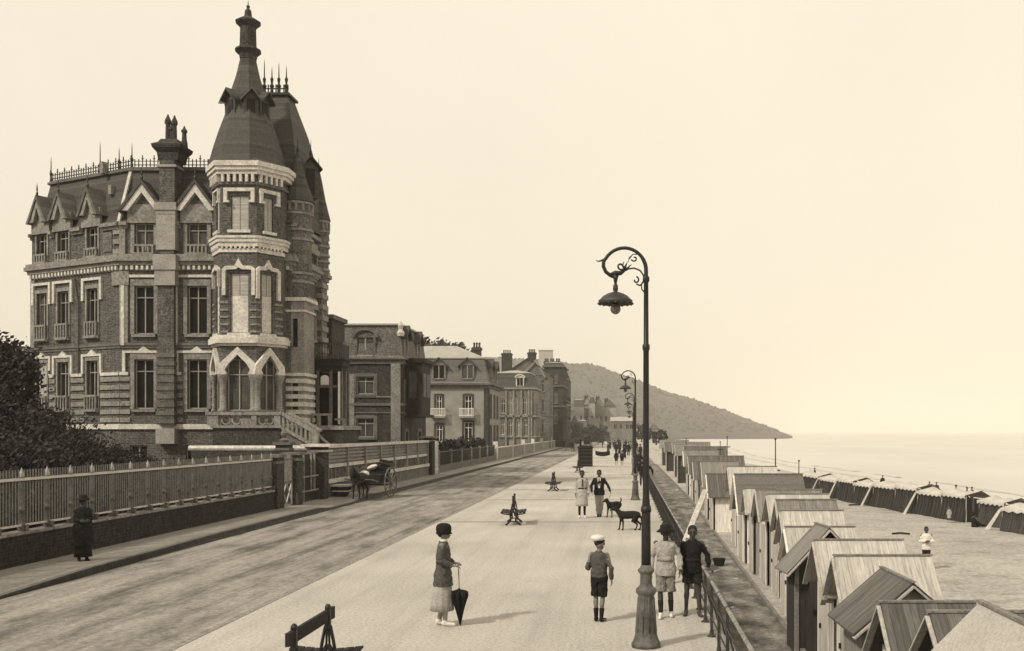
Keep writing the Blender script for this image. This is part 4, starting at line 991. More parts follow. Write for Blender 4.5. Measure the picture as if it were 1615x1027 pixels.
bk = thing('railing_fence','dark iron railing fence with hedge behind, in front of the stucco house','fence',(FX,92,0))
g = MB(); g.box(FX-.15,FX+.1,77.4,112,-.3,.6); g.build('base_wall', MT['stonedk'], bk); g = MB()
for y in lin(77.6,111.8,115): g.box(FX-.02,FX+.02,y-.02,y+.02,.6,1.7)
g.box(FX-.02,FX+.03,77.4,112,1.6,1.66); g.build('picket_panel', MT['iron2'], bk); g = MB()
for y in lin(78,111,7): g.box(FX-.1,FX+.1,y-.1,y+.1,.6,1.8)
g.build('posts', MT['stone'], bk)
lw = thing('low_garden_wall','low pale stone garden wall with thin coping beyond the hedge','wall',(FX,160,0)); g = MB(); g.box(FX-.15,FX+.12,112.2,235,-.3,1.35); g.build('wall', MT['stone'], lw)
g = MB(); g.box(FX-.2,FX+.18,112.2,235,1.35,1.45); g.build('coping', MT['stonelt'], lw); g = MB()
for y in (112.5,128,143,158,175,196): g.box(FX-.25,FX+.25,y-.25,y+.25,-.2,2.1)
g.build('pillar', MT['stonelt'], lw)

# ------------------------------------------------------------------ trees, hedges
def leaves(mb, c, rad, ncl, nl, size, cl=.38, rr=None, low=-.9):
    rr = rr or rnd
    for k in range(ncl):
        while True:
            p = Vector((rr.uniform(-1,1),rr.uniform(-1,1),rr.uniform(low,1)))
            if .25 < p.length < 1: break
        q = Vector((c[0]+p.x*rad[0],c[1]+p.y*rad[1],c[2]+p.z*rad[2])); cr = cl*min(rad)*rr.uniform(.5,1.2)
        for j in range(nl):
            d = Vector((rr.gauss(0,.5),rr.gauss(0,.5),rr.gauss(0,.42)))*cr; a = Vector((rr.uniform(-1,1),rr.uniform(-1,1),rr.uniform(-.3,1))).normalized()
            u = a.orthogonal().normalized(); v = a.cross(u); s_ = size*rr.uniform(.6,1.4); o = q+d
            mb.add([o-u*s_,o+v*s_*.6,o+u*s_,o-v*s_*.6],[(0,1,2,3)])
def tree(name,label,cat,base,crowns,trunk_h,tr=.12,mat='leaf',size=.11,ncl=40,nl=90,group=None,cl=.38):
    r = thing(name,label,cat,base,group); g = MB(); bx,by,bz = base
    g.tube([(bx,by,bz-.2),(bx+.05,by,bz+trunk_h*.5),(bx-.05,by+.05,bz+trunk_h)],[tr*1.3,tr,tr*.7],8)
    for c,rad in crowns:
        for k in range(4):
            e = Vector((c[0]+rnd.uniform(-.6,.6)*rad[0],c[1]+rnd.uniform(-.6,.6)*rad[1],c[2]+rnd.uniform(-.3,.6)*rad[2]))
            g.tube([(bx,by,bz+trunk_h*.7),((bx+e.x)/2,(by+e.y)/2,(bz+trunk_h+e.z)/2+.1),e],[tr*.6,tr*.35,tr*.12],5)
    g.build('trunk', MT['bark'], r); g = MB()
    for c,rad in crowns: leaves(g,c,rad,ncl,nl,size,cl)
    g.build('crown', MT[mat], r); return r
GR = 'trees and shrubs in the villa garden'
tree('garden_tree','tall dark tree at the left edge beside the villa','tree',(-24.6,41,-.1),[((-25.3,41,4.9),(1.45,1.6,2.15)),((-24.6,41.5,3.0),(1.5,1.5,1.5)),((-27.2,41,4.4),(2.0,1.8,2.4))],3.5,.18,size=.085,ncl=90,nl=150,group=GR)
for i,(px,d,h,w_,lb) in enumerate(((-20,31,4.3,2.2,'large dark shrub filling the left edge behind the fence'),(40,34,3.9,1.9,'broad dark shrub left of the villa windows'),(88,37.5,3.4,1.9,'rounded dark shrub below the villa corner'),(140,41,2.8,1.7,'low dark shrub at the right end of the garden planting'),(-30,26.5,3.0,1.5,'dark shrub pressed against the near pickets'),(60,29.5,2.7,1.6,'low dark shrub behind the middle of the picket fence'),(190,43,2.2,1.4,'small dark shrub under the basement window'),(260,43.5,1.9,1.4,'smallest shrub near the villa chimney foot'))):
    x_ = X_(px,d); tree('shrub',lb,'shrub',(x_,d,-.1),[((x_,d,h*.5),(w_,1.6,h*.52)),((x_+.9,d+.4,h*.36),(w_*.7,1.2,h*.38))],h*.4,.06,size=.06,ncl=80,nl=150,group=GR,mat='leaf' if i%3 else 'leaf')
g = MB(); rr = random.Random(5)
for y in lin(20,41,22): leaves(g,(FX-1.0,y,.9),(.6,.8,1.0),10,60,.07,.5,rr)
tag(g.build('undergrowth', MT['leaf'], origin=(FX-1,30,0)), kind='stuff', label='dark undergrowth packed behind the picket fence', cat='undergrowth')
g = MB()
for y in lin(78.5,111,24): leaves(g,(FX-1.1,y,1.3),(.7,1.0,1.25),12,50,.13,.5,rr)
hd = thing('hedge','dark clipped hedge behind the railing of the stucco house','hedge',(FX-1,95,0)); g.build('foliage', MT['leaf'], hd)
g = MB()
for y in lin(78.5,111,16): g.tube([(FX-1.1,y,-.1),(FX-1.1,y+.1,.6),(FX-1.0,y,1.2)],.05,5)
g.build('stems', MT['bark'], hd)
for i,(px,d,yt,w_,lb) in enumerate(((672,165,532,5.5,'leafy tree on the rise behind the brick house'),(700,175,540,4.5,'low tree behind the pale roof'),(727,180,546,3.5,'small tree top showing over the pale roof ridge'))):
    x_ = X_(px,d); h = Z_(yt,d); tree('street_tree',lb,'tree',(x_,d,0),[((x_,d,h-3),(w_,3,3))],h-4,.3,mat='leaf2',size=.35,ncl=36,nl=50,group='trees behind the houses')
for i,(px,d,yt,w_,lb) in enumerate(((905,330,668,4,'tree clump at the left foot of the far houses'),(940,340,672,5,'broad tree before the far houses'),(1012,330,672,3,'tree right of the low pavilion'),(1035,260,680,3,'bushy tree at the far end of the railing'))):
    x_ = X_(px,d); h = Z_(yt,d); tree('street_tree',lb,'tree',(x_,d,0),[((x_,d,h*.6),(w_,2.5,h*.45))],h*.5,.2,mat='leaf',size=.4,ncl=26,nl=40,group='trees at the far end of the promenade')
# ------------------------------------------------------------------ lamps
def spiral(c,r0,r1,a0,a1,n):  # in XZ plane
    return [(c[0]+(r0+(r1-r0)*k/(n-1))*math.cos(R(a0+(a1-a0)*k/(n-1))),0,c[1]+(r0+(r1-r0)*k/(n-1))*math.sin(R(a0+(a1-a0)*k/(n-1)))) for k in range(n)]
lamp = thing('street_lamp','tall ornate iron street lamp with curled arm, nearest on the promenade','street lamp')
g = MB(); g.lathe([(.215,0),(.22,.05),(.2,.08),(.185,.12),(.175,.15),(.165,.18),(.155,.25),(.132,.6),(.118,.76),(.13,.78),(.15,.81),(.152,.86),(.12,.89),(.1,.91),(.09,.95),(.088,1.06),(.095,1.09),(.122,1.12),(.125,1.15),(.09,1.18),(.075,1.22)],n=20)
for k in range(10):
    a = 2*math.pi*k/10; g.beam((.155*math.cos(a),.155*math.sin(a),.22),(.119*math.cos(a),.119*math.sin(a),.74),.016)
g.build('base', MT['irongr'], lamp, True)
g = MB(); g.lathe([(.072,1.1),(.07,1.5),(.066,2.0),(.05,2.25),(.047,2.35),(.044,3.4),(.042,4.4),(.055,4.43),(.055,4.49),(.038,4.51),(.034,5.42),(.05,5.44),(.05,5.50),(.03,5.52)],n=14)
g.lathe([(.074,2.0),(.08,2.04),(.07,2.1)],n=14); g.build('pole', MT['iron'], lamp, True)
zt0=5.5
arc = [(0,0,5.3),(0,0,5.48),(0,0,5.58)]+[(-.325+.325*math.cos(R(a)),0,5.60+.335*math.sin(R(a))) for a in lin(8,148,15)]
hook = [(-.632,0,5.735),(-.635,0,5.66),(-.60,0,5.58),(-.53,0,5.525),(-.455,0,5.50)]
g = MB(); g.tube(arc+hook,[.030]*6+[.026]*(len(arc)-6)+[.028]*5,8); g.tube([arc[-1],(-.67,0,5.745),(-.71,0,5.735),(-.745,0,5.75)],[.018,.014,.010,.006],6); g.tube([(-.455,0,5.53),(-.455,0,5.46),(-.455,0,5.38),(-.455,0,5.33)],[.05,.03,.014,.014],8)
g.tube([(-.53,0,5.535),(-.455,0,5.56),(-.38,0,5.56),(-.32,0,5.6)],[.028,.04,.034,.02],8); g.build('arm', MT['iron'], lamp, True)
g = MB(); g.tube([(-.36,0,5.57),(-.28,0,5.62),(-.18,0,5.635),(-.09,0,5.6),(-.04,0,5.53),(-.03,0,5.44)],.013,6); g.tube(spiral((-.375,5.665),.02,.062,-330,-40,14),[.015]*14,6)
g.tube([(-.30,0,5.60),(-.31,0,5.66),(-.28,0,5.72)],[.028,.02,.005],6); g.tube([(-.32,0,5.6),(-.35,0,5.68),(-.33,0,5.73)],[.02,.015,.005],6); g.tube([(-.3,0,5.6),(-.26,0,5.65),(-.22,0,5.69)],[.02,.014,.005],6)
g.tube(spiral((-.155,5.455),.015,.055,-200,80,14),.013,6); g.tube([(-.145,0,5.40),(-.09,0,5.375),(-.05,0,5.42),(-.02,0,5.48)],.014,6); g.tube([(-.07,0,5.40),(-.065,0,5.32),(-.02,0,5.27)],.011,6)
g.tube(spiral((-.175,5.78),.012,.05,120,-160,12),.012,6); g.tube([(-.25,0,5.77),(-.2,0,5.84),(-.13,0,5.84)],.008,6); g.tube([(-.27,0,5.72),(-.25,0,5.80),(-.2,0,5.83)],.006,6)
g.build('scroll', MT['iron'], lamp, True)
g = MB(); g.lathe([(.02,.0),(.036,-.02),(.04,-.09),(.025,-.11),(.045,-.12),(.12,-.145),(.19,-.185),(.235,-.235),(.255,-.245),(.255,-.30),(.235,-.30),(.2,-.26),(.0,-.22)],(-.455,0,5.40),24)
for k in range(16): a=2*math.pi*k/16; g.ball((-.455+.25*math.cos(a),.25*math.sin(a),5.105),(.022,.022,.018),6,0,5)
g.build('lamp_shade', MT['iron2'], lamp, True)
m, nt_, b = base_mat('lamp_globe', .15, .5); b.inputs['Base Color'].default_value = (.3,.26,.2,1); b.inputs['Transmission Weight'].default_value = .6; MT['globe'] = m
g = MB(); g.ball((-.455,0,5.03),(.078,.078,.085),14,0,10); g.build('globe', MT['globe'], lamp, True)
g = MB(); g.ball((-.44,0,5.04),(.04,.04,.05),8); g.lathe([(.05,-.0),(.03,-.06)],(-.455,0,5.15),8); g.build('burner', MT['iron'], lamp, True)
LS = 1.0
lpos = [(X_(1019,15.1),15.1),(X_(1002,47.5),47.5),(X_(1000,75),75),(X_(999,104),104),(X_(998,140),140)]
lbl = [None,'second ornate street lamp, rising behind the standing group at the railing','third ornate street lamp, just left of the second one','fourth ornate street lamp, small beside the far promenade walkers','farthest tiny ornate street lamp before the low pavilion']
for i,(x_,y_) in enumerate(lpos):
    o = lamp if i==0 else copy_tree(lamp)
    if lbl[i]: o['label'] = lbl[i]
    o['group'] = 'street lamps along the promenade'; place(o,(x_,y_,0),R(0),LS*(1 if i==0 else 1.02))

# ------------------------------------------------------------------ benches (double sided, seen end on)
def make_bench():
    r = thing('promenade_bench','', 'bench'); L = 1.56
    for s_ in (-1,1):
        g = MB(); g.box(.1*s_-.18,.1*s_+.18,-L/2,L/2,0,.01); g.v=[];g.f=[];g.m=[]
        for k in range(3): g.hexa([(s_*(.08+k*.12),-L/2,.40+k*.012),(s_*(.18+k*.12),-L/2,.41+k*.012),(s_*(.18+k*.12),L/2,.41+k*.012),(s_*(.08+k*.12),L/2,.40+k*.012)]+[(s_*(.08+k*.12),-L/2,.43+k*.012),(s_*(.18+k*.12),-L/2,.44+k*.012),(s_*(.18+k*.12),L/2,.44+k*.012),(s_*(.08+k*.12),L/2,.43+k*.012)])
        g.build('seat', MT['wooddk'], r)
    g = MB(); g.box(-.022,.022,-L/2-.12,L/2+.12,.80,.95); g.build('backrest', MT['wooddk'], r)
    for y in (-L/2+.12,L/2-.12):
        g = MB(); g.hexa([(-.035,y-.03,.7),(.035,y-.03,.7),(.035,y+.03,.7),(-.035,y+.03,.7),(-.03,y-.035,.96),(.03,y-.035,.96),(.03,y+.035,.96),(-.03,y+.035,.96)]); g.ball((0,y,.97),(.04,.05,.05),10)
        for s_ in (-1,1):
            g.tube([(s_*.03,y,.74),(s_*.07,y,.55),(s_*.11,y,.3)],.022,6); g.tube([(s_*.012,y,.72),(s_*.02,y,.5),(s_*.05,y,.32)],.015,6)
            g.tube([(0,y,.5),(s_*.1,y,.32),(s_*.08,y,.16),(s_*.2,y,.05),(s_*.26,y,.02)],[.035,.03,.03,.035,.03],7); g.tube([(s_*.05,y,.36),(s_*.3,y,.385),(s_*.42,y,.42)],[.025,.02,.015],6)
            g.tube([(0,y,.14),(s_*.1,y,.12),(s_*.15,y,.2),(s_*.08,y,.22)],.018,6)
        g.build('leg', MT['iron'], r)
    return r
bench = make_bench()
for i,(px,d,lb) in enumerate(((489,12.2,'nearest dark bench back and iron posts at the bottom edge of the promenade'),(813,35.3,'double bench seen end on, second along the promenade'),(873,55.2,'small double bench seen end on, further up the promenade'),(912,80,'tiny double bench beside the dark kiosk'))):
    o = bench if i==0 else copy_tree(bench); o['label'] = lb; o['category'] = 'bench'; o['group'] = 'double benches on the promenade'
    place(o,(-3.76 if i==0 else -3.85 if i<2 else X_(px,d),d,0),R(4) if i==1 else 0,1.0)

# ------------------------------------------------------------------ railing
RX = 1.36
rl = thing('promenade_railing','long iron railing along the seaward edge of the promenade','railing',(RX,50,0))
g = MB(); g.tube([(RX,2.6,.86),(RX,330,.86)],.028,8); g.build('top_rail', MT['stone'], rl, True)
g = MB(); 
for z in (.30,.58): g.tube([(RX,2.6,z),(RX,330,z)],.014,6)
g.build('lower_rail', MT['iron2'], rl, True)
yy = 13.4; k = 0
while k < 98:
    g = MB(); g.box(RX-.022,RX+.022,yy-.022,yy+.022,0,.84); g.lathe([(.075,0),(.07,.02),(.035,.04),(.03,.1)],(RX,yy,0),8); g.ball((RX,yy,.58),.035,8); g.ball((RX,yy,.86),.04,8)
    g.tube([(RX,yy,.6),(RX+.12,yy,.35),(RX+.22,yy,.0)],.015,5)
    g.build('post', MT['iron2'], rl); yy += 1.22 if k < 60 else 3.0; k += 1
g = MB(); W_ = Wall((RX,23),(RX,200))
y = 23.0
while y < 120: g.box(RX-.008,RX+.008,y-.008,y+.008,.02,.84); y += .13 if y < 45 else .3
g.build('bars', MT['iron'], rl)
pk = thing('leaning_plank','pale plank leaning over the railing beside the dark sweatered youth','plank',(1.0,21.5,0)); g = MB(); g.beam((.92,21.3,.02),(1.86,23.3,1.86),.13,.03,0); g.build('board', MT['woodlt'], pk)
g = MB(); g.beam((1.56,22.70,1.24),(1.59,22.74,1.29),.16,.05); g.build('batten', MT['woodlt'], pk)

# ------------------------------------------------------------------ beach huts
def hut(px,y,d,L,W,H,hw=1.9,roof='roofA',wall='wallA',front=None,label='',rot=0,over=.22,x=None,ztop=None,door='wallA',apexover=.25,slopeW=None):
    """ridge runs along local x (towards the sea); px,y is the street end of the ridge in the photo, d its distance"""
    xx = X_(px,d) if x is None else x; zt_ = Z_(y,d) if ztop is None else ztop
    zb = path_z(d)-.1; h = zt_-zb; ze = h-H
    r = thing('beach_hut',label,'beach hut',(xx,d,zb),'beach huts in a row below the promenade')
    # local coordinates: street end at x=apexover
    g = MB(); a = apexover; w2 = W/2
    g.box(a,L-.1,-w2,w2,-.3,ze); g.add([(a,-w2,ze),(a,w2,ze),(a,0,h-.06),(L-.1,-w2,ze),(L-.1,w2,ze),(L-.1,0,h-.06)],[(0,2,1),(3,4,5)])
    o = MB(); 
    def bl(mb,name,mat,par=r): 
        me = bpy.data.meshes.new(name); me.from_pydata(mb.v,[],mb.f); me.materials.append(MT[mat]); me.update(); ob = bpy.data.objects.new(name,me); COL.objects.link(ob); ob.parent = par; return ob
    bl(g,'wall',wall)
    g = MB(); k = H/w2; e = w2+over
    for s_ in (-1,1): g.hexa([(0,0,h),(L,0,h),(L,s_*e,h-k*e),(0,s_*e,h-k*e),(0,0,h+.035),(L,0,h+.035),(L,s_*e,h-k*e+.035),(0,s_*e,h-k*e+.035)])
    ro = bl(g,'roof',roof); g = MB(); g.beam((-.02,0,h+.04),(L+.02,0,h+.04),.07,.03); bl(g,'ridge_board','wood',ro)
    g = MB()
    for s_ in (-1,1): g.beam((.0,0,h-.03),(.0,s_*e,h-k*e-.03),.03,.1,up=(1,0,0))
    bl(g,'bargeboard','wallW' if wall=='wallW' else 'woodlt',ro)
    if front:
        g = MB(); g.box(a-.025,a-.005,-w2,w2,-.3,ze); bl(g,'front_boards',front)
    g = MB(); g.box(a-.06,a-.03,-.38,.38,.12,min(ze-.05,1.85)); dd = bl(g,'door',door); g = MB(); g.box(a-.1,a-.06,.26,.3,.95,1.05); bl(g,'handle','iron',dd)
    g = MB(); g.box(a-.35,a+.0,-.5,.5,-.1,.05); bl(g,'step','wood')
    g = MB()
    for s_ in (-1,1): g.box(a-.03,a+.06,s_*w2-(.07 if s_>0 else 0),s_*w2+(.07 if s_<0 else 0)+s_*.012,-.3,ze-.02)
    bl(g,'corner_post','wallW' if wall!='wallD' else 'wood')
    if rot: r.rotation_euler = (0,0,R(rot))
    return r
# rows from near to far
hut(1546,954,10.6,2.8,2.3,1.15,roof='canvas',wall='wallB',label='pale canvas topped hut cut off by the bottom right corner',rot=-90,apexover=.1)
hut(1465,969,12.7,2.0,1.5,.62,roof='roofC',wall='wallB',label='small hut with dark boarded roof tucked beside the canvas top')
hut(1388,953,14.3,1.35,1.5,.7,roof='roofC',wall='wallB',label='hut with dark streaked roof below the big tilted roof')
hut(0,0,15.6,1.75,1.35,.58,x=4.44,ztop=.85,roof='roofC',wall='wallB',front='wallA',label='hut turned gable towards us with coarse dark board roof',rot=91.6,over=.25,apexover=.12)
hut(1315,879,18.25,1.75,1.6,.78,roof='roofA',wall='wallA',label='big pale roofed hut directly behind the dark turned roof',front='wallW')
hut(1284,854,20.0,1.75,1.6,.75,roof='roofA',wall='wallB',label='pale roofed hut, second behind the dark turned roof',front='wallA')
hut(0,0,21.5,1.05,1.35,.7,x=4.35,ztop=1.14,roof='roofB',wall='wallD',label='small hut turned gable towards us with grey roof and dark gable',rot=96,over=.25,door='wallD')
hut(1238,833,23.3,1.6,1.4,.62,roof='roofA',wall='wallW',label='white fronted hut behind the small turned gable',front='wallW')
hut(1231,807,25.1,1.55,1.4,.66,roof='roofA',wall='wallA',label='pale hut with clean straight ridge, fourth pale roof from the front')
hut(1224,790,26.9,1.6,1.4,.66,roof='roofB',wall='wallA',label='greyer roofed hut squeezed behind the fourth pale roof',front='wallA')
hut(1210,781,28.8,1.75,1.4,.6,roof='roofA',wall='wallA',label='pale ridged hut just before the one with the tiny porch gable',front='wallA')
h_l = hut(1192,774,30.8,2.0,1.5,.66,roof='roofB',wall='wallA',label='hut with a tiny porch gable projecting at its street end',front='wallW')
hut(0,0,32.6,1.0,.9,.5,x=3.85,ztop=1.35,roof='roofA',wall='wallA',label='very small pale porch like hut standing in the gap',front='wallA')
hut(1158,749,35.6,2.4,2.3,1.15,roof='slatelt',wall='wallW',label='large white hut with wide grey slated roof',front='wallW',over=.15)
hut(1148,737,39.5,1.9,1.8,.8,roof='roofA',wall='wallA',label='pale hut behind the large white one',front='wallW')
hut(0,0,44,1.7,1.6,.75,x=3.55,ztop=1.35,roof='roofC',wall='wallW',label='narrow hut with dark roof in the middle of the row',front='wallW')
hut(1106,729,49,1.8,1.7,.9,roof='roofB',wall='wallA',label='grey roofed hut with steep near slope',front='wallW')
hut(0,0,53.5,1.9,1.6,.7,x=3.6,ztop=1.6,roof='roofC',wall='wallB',label='dark roofed hut between two pale fronts',front='wallA')
hut(1085,720,58,3.2,1.9,.8,roof='roofC',wall='wallA',label='long dark roofed hut with pale ridge',front='wallW')
hut(0,0,64,2.2,1.8,.75,x=3.7,ztop=2.0,roof='roofB',wall='wallW',label='tall white hut near the far end of the row',front='wallW')
hut(1078,705,71,3.0,1.9,.7,roof='roofC',wall='wallB',label='tall dark roofed hut near the far end of the row',front='wallW')
hut(0,0,79,2.6,2.0,.7,x=3.9,ztop=2.2,roof='roofB',wall='wallD',label='grey hut beyond the tall dark roofed one',front='wallA')
for i,(d,x_,z_,lb) in enumerate(((90,4.2,2.25,'tiny hut where the row meets the sea'),(103,4.0,2.1,'second last tiny hut of the row'),(120,4.2,2.2,'last tiny hut of the row'))):
    hut(0,0,d,3.4,2.6,.8,x=x_,ztop=z_,roof='roofC' if i%2 else 'roofB',wall='wallD',label=lb,front='wallA')
# flag poles
for px,yt,yb,d,lb in ((1223,694,790,40,'thin flagpole behind the long pale hut roof'),(1260,728,790,45,'thick short mast with dark knob beside the grey slated hut'),(1147,690,720,60,'bare pole standing among the far huts'),(1136,698,720,64,'short pole left of the bare one'),(1082,692,720,85,'tiny pole near the farthest huts')):
    r = thing('flagpole',lb,'pole',(X_(px,d),d,beach_z(X_(px,d),d)),'poles among the huts'); zz = beach_z(X_(px,d),d); zt_ = Z_(yt,d); x_=X_(px,d)
    w_ = .032 if d<70 else .045
    g = MB(); g.lathe([(w_*1.3,-.2),(w_,1),(w_*.6,zt_-zz)],(x_,d,zz),8); g.build('pole', MT['wooddk'], r, True)
    g = MB(); g.ball((x_,d,zt_+.03),w_*1.4,8); zc = Z_((yt+yb)/2,d); g.beam((x_-.18,d,zc),(x_+.18,d,zc),.05); g.build('cleat', MT['iron'], r)

# ------------------------------------------------------------------ striped beach tents
def tent(p0,p1,h,label,flap=0,mat='stripe',drop=0):
    a = Vector((p0[0],p0[1],0)); b_ = Vector((p1[0],p1[1],0)); zb = beach_z(a.x,a.y); zb2 = beach_z(b_.x,b_.y)
    r = thing('beach_tent',label,'beach tent',(a.x,a.y,zb),'striped tents in a line across the beach'); w = Wall((a.x,a.y),(b_.x,b_.y)); 
    if w.n.x > 0: w = Wall((b_.x,b_.y),(a.x,a.y))
    L = w.L; z = min(zb,zb2)-.05
    # front cloth as a slightly waving thick sheet
    g = MB(); n = 22; A_ = []; B_ = []
    for k in range(n+1):
        u = L*k/n; wv = .05*math.sin(k*1.7)+.03*math.sin(k*.8)
        A_.append((w.p(u,wv+.25,z),w.p(u,wv+.03,z+h*.6),w.p(u,wv*.3,z+h)))
    for off in (0,-.03):
        vs = [tuple(Vector(p)+Vector((w.n.x*off,w.n.y*off,0))) for c in A_ for p in c]
        g.add(vs,[(k*3+j,(k+1)*3+j,(k+1)*3+j+1,k*3+j+1) for k in range(n) for j in range(2)])
    g.build('front_cloth', MT[mat], r)
    g = MB(); m_ = 12; vs=[]
    for k in range(m_+1):
        u = -.06+(L+.12)*k/m_; s_ = math.sin(k*1.1)*.05
        vs += [w.p(u,.12,z+h-.2+(.1 if k%2 else -.0)),w.p(u,.14,z+h+.02+s_),w.p(u,-1.0,z+h+.28+s_*2-.1*math.sin(math.pi*k/m_)),w.p(u,-2.0,z+h-.25)]
    g.add(vs,[(k*4+j,(k+1)*4+j,(k+1)*4+j+1,k*4+j+1) for k in range(m_) for j in range(3)])
    g.build('canopy', MT['canvas2'], r, True)
    g = MB()
    for u in (0.03,L-.03): g.tube([w.p(u,0,z),w.p(u,0,z+h+.12)],.035,6); 
    for u in (0.03,L-.03): g.tube([w.p(u,-2,z),w.p(u,-2,z+h-.25)],.03,6)
    g.build('pole', MT['woodlt'], r)
    g = MB(); vs = [w.p(.02,-2,z),w.p(.02,-.03,z),w.p(.02,-.03,z+h-.05),w.p(.02,-2,z+h-.3)]; g.add(vs,[(0,1,2,3)]); vs=[w.p(L-.02,-2,z),w.p(L-.02,-.03,z),w.p(L-.02,-.03,z+h-.05),w.p(L-.02,-2,z+h-.3)]; g.add(vs,[(3,2,1,0)]); g.build('side_cloth', MT[mat], r)
    if flap:
        g = MB(); u = .0 if flap<0 else L
        g.add([w.p(u-.12,.16,z+h-.05),w.p(u+.12,.16,z+h-.05),w.p(u+.12+flap*.5,.75,z+.02),w.p(u-.28+flap*.5,.75,z+.02)],[(0,1,2,3)]); g.build('flap', MT['canvas2'], r)
line = [(16.6,97),(17.3,90),(17.7,84),(18.25,80.5),(18.9,77),(19.5,73),(20.1,69.5),(20.75,66.3),(21.3,63.2)]
tl = ['farthest striped tent, half hidden behind the slated hut','striped tent with a pale flap, second from the far end','third striped tent from the far end with a thin pale edge','striped tent in the middle with scalloped pale awning','striped tent with a wavy awning right of the middle','striped tent just left of the one with a raised pale flap','striped tent with a raised pale flap','striped tent behind the seated woman in black']
for i in range(8): tent(line[i],line[i+1],(1.7,1.6,1.75,1.6,1.68,1.78,1.62,1.7)[i],tl[i],flap=(0,1,1,0,1,0,1,0)[i] and -1,mat='stripe' if i%3 else 'stripe')
tent((21.6,58.0),(23.0,54.2),1.45,'nearest striped tent at the right edge of the beach with fringed awning',flap=-1,mat='stripe2')
tent((21.75,62.2),(22.3,59.4),1.5,'paler striped tent set forward between the seated woman and the right edge',flap=0,mat='stripe2')
# ------------------------------------------------------------------ people
def solid(mb, name, mat, parent, vox, sm_=3):
    o = mb.build(name, MT[mat], parent, True)
    return remesh(o, vox, sm_)
def ringz(cx,cy,z,rx,ry,n=20,wav=0,ph=0,nw=8):
    return [(cx+rx*(1+wav*math.sin(nw*2*math.pi*i/n+ph))*math.cos(2*math.pi*i/n), cy+ry*(1+wav*math.sin(nw*2*math.pi*i/n+ph))*math.sin(2*math.pi*i/n), z) for i in range(n)]
def hand(mb, w, d, side, palm=(0,-1,0), curl=.5, sc=1.0):
    """palm and five fingers: w wrist, d direction of the hand, palm = palm normal, side=+1 thumb along d x palm"""
    w = Vector(w); d = Vector(d).normalized(); pn = Vector(palm); pn = (pn-d*pn.dot(d)).normalized(); sx = d.cross(pn)*side
    for t in (-.022,0,.022): mb.caps(w+sx*t*sc, w+d*.075*sc+sx*t*1.2*sc, .017*sc, .015*sc, 8)
    for k,(t,l) in enumerate(((.030,.070),(.011,.078),(-.009,.073),(-.028,.056))):
        a = w+d*.082*sc+sx*t*sc; b_ = a+(d*(1-.25*curl)+pn*.45*curl)*l*.55*sc; c_ = b_+(d*(1-.8*curl)+pn*1.1*curl)*l*.5*sc
        mb.caps(a,b_,.0095*sc,.0085*sc,7); mb.caps(b_,c_,.0085*sc,.007*sc,7)
    a = w+d*.02*sc+sx*.028*sc; b_ = a+(d*.6+sx*.7+pn*.3)*.045*sc; c_ = b_+(d*.9+sx*.1+pn*.4)*.035*sc
    mb.caps(a,b_,.012*sc,.010*sc,7); mb.caps(b_,c_,.010*sc,.008*sc,7)
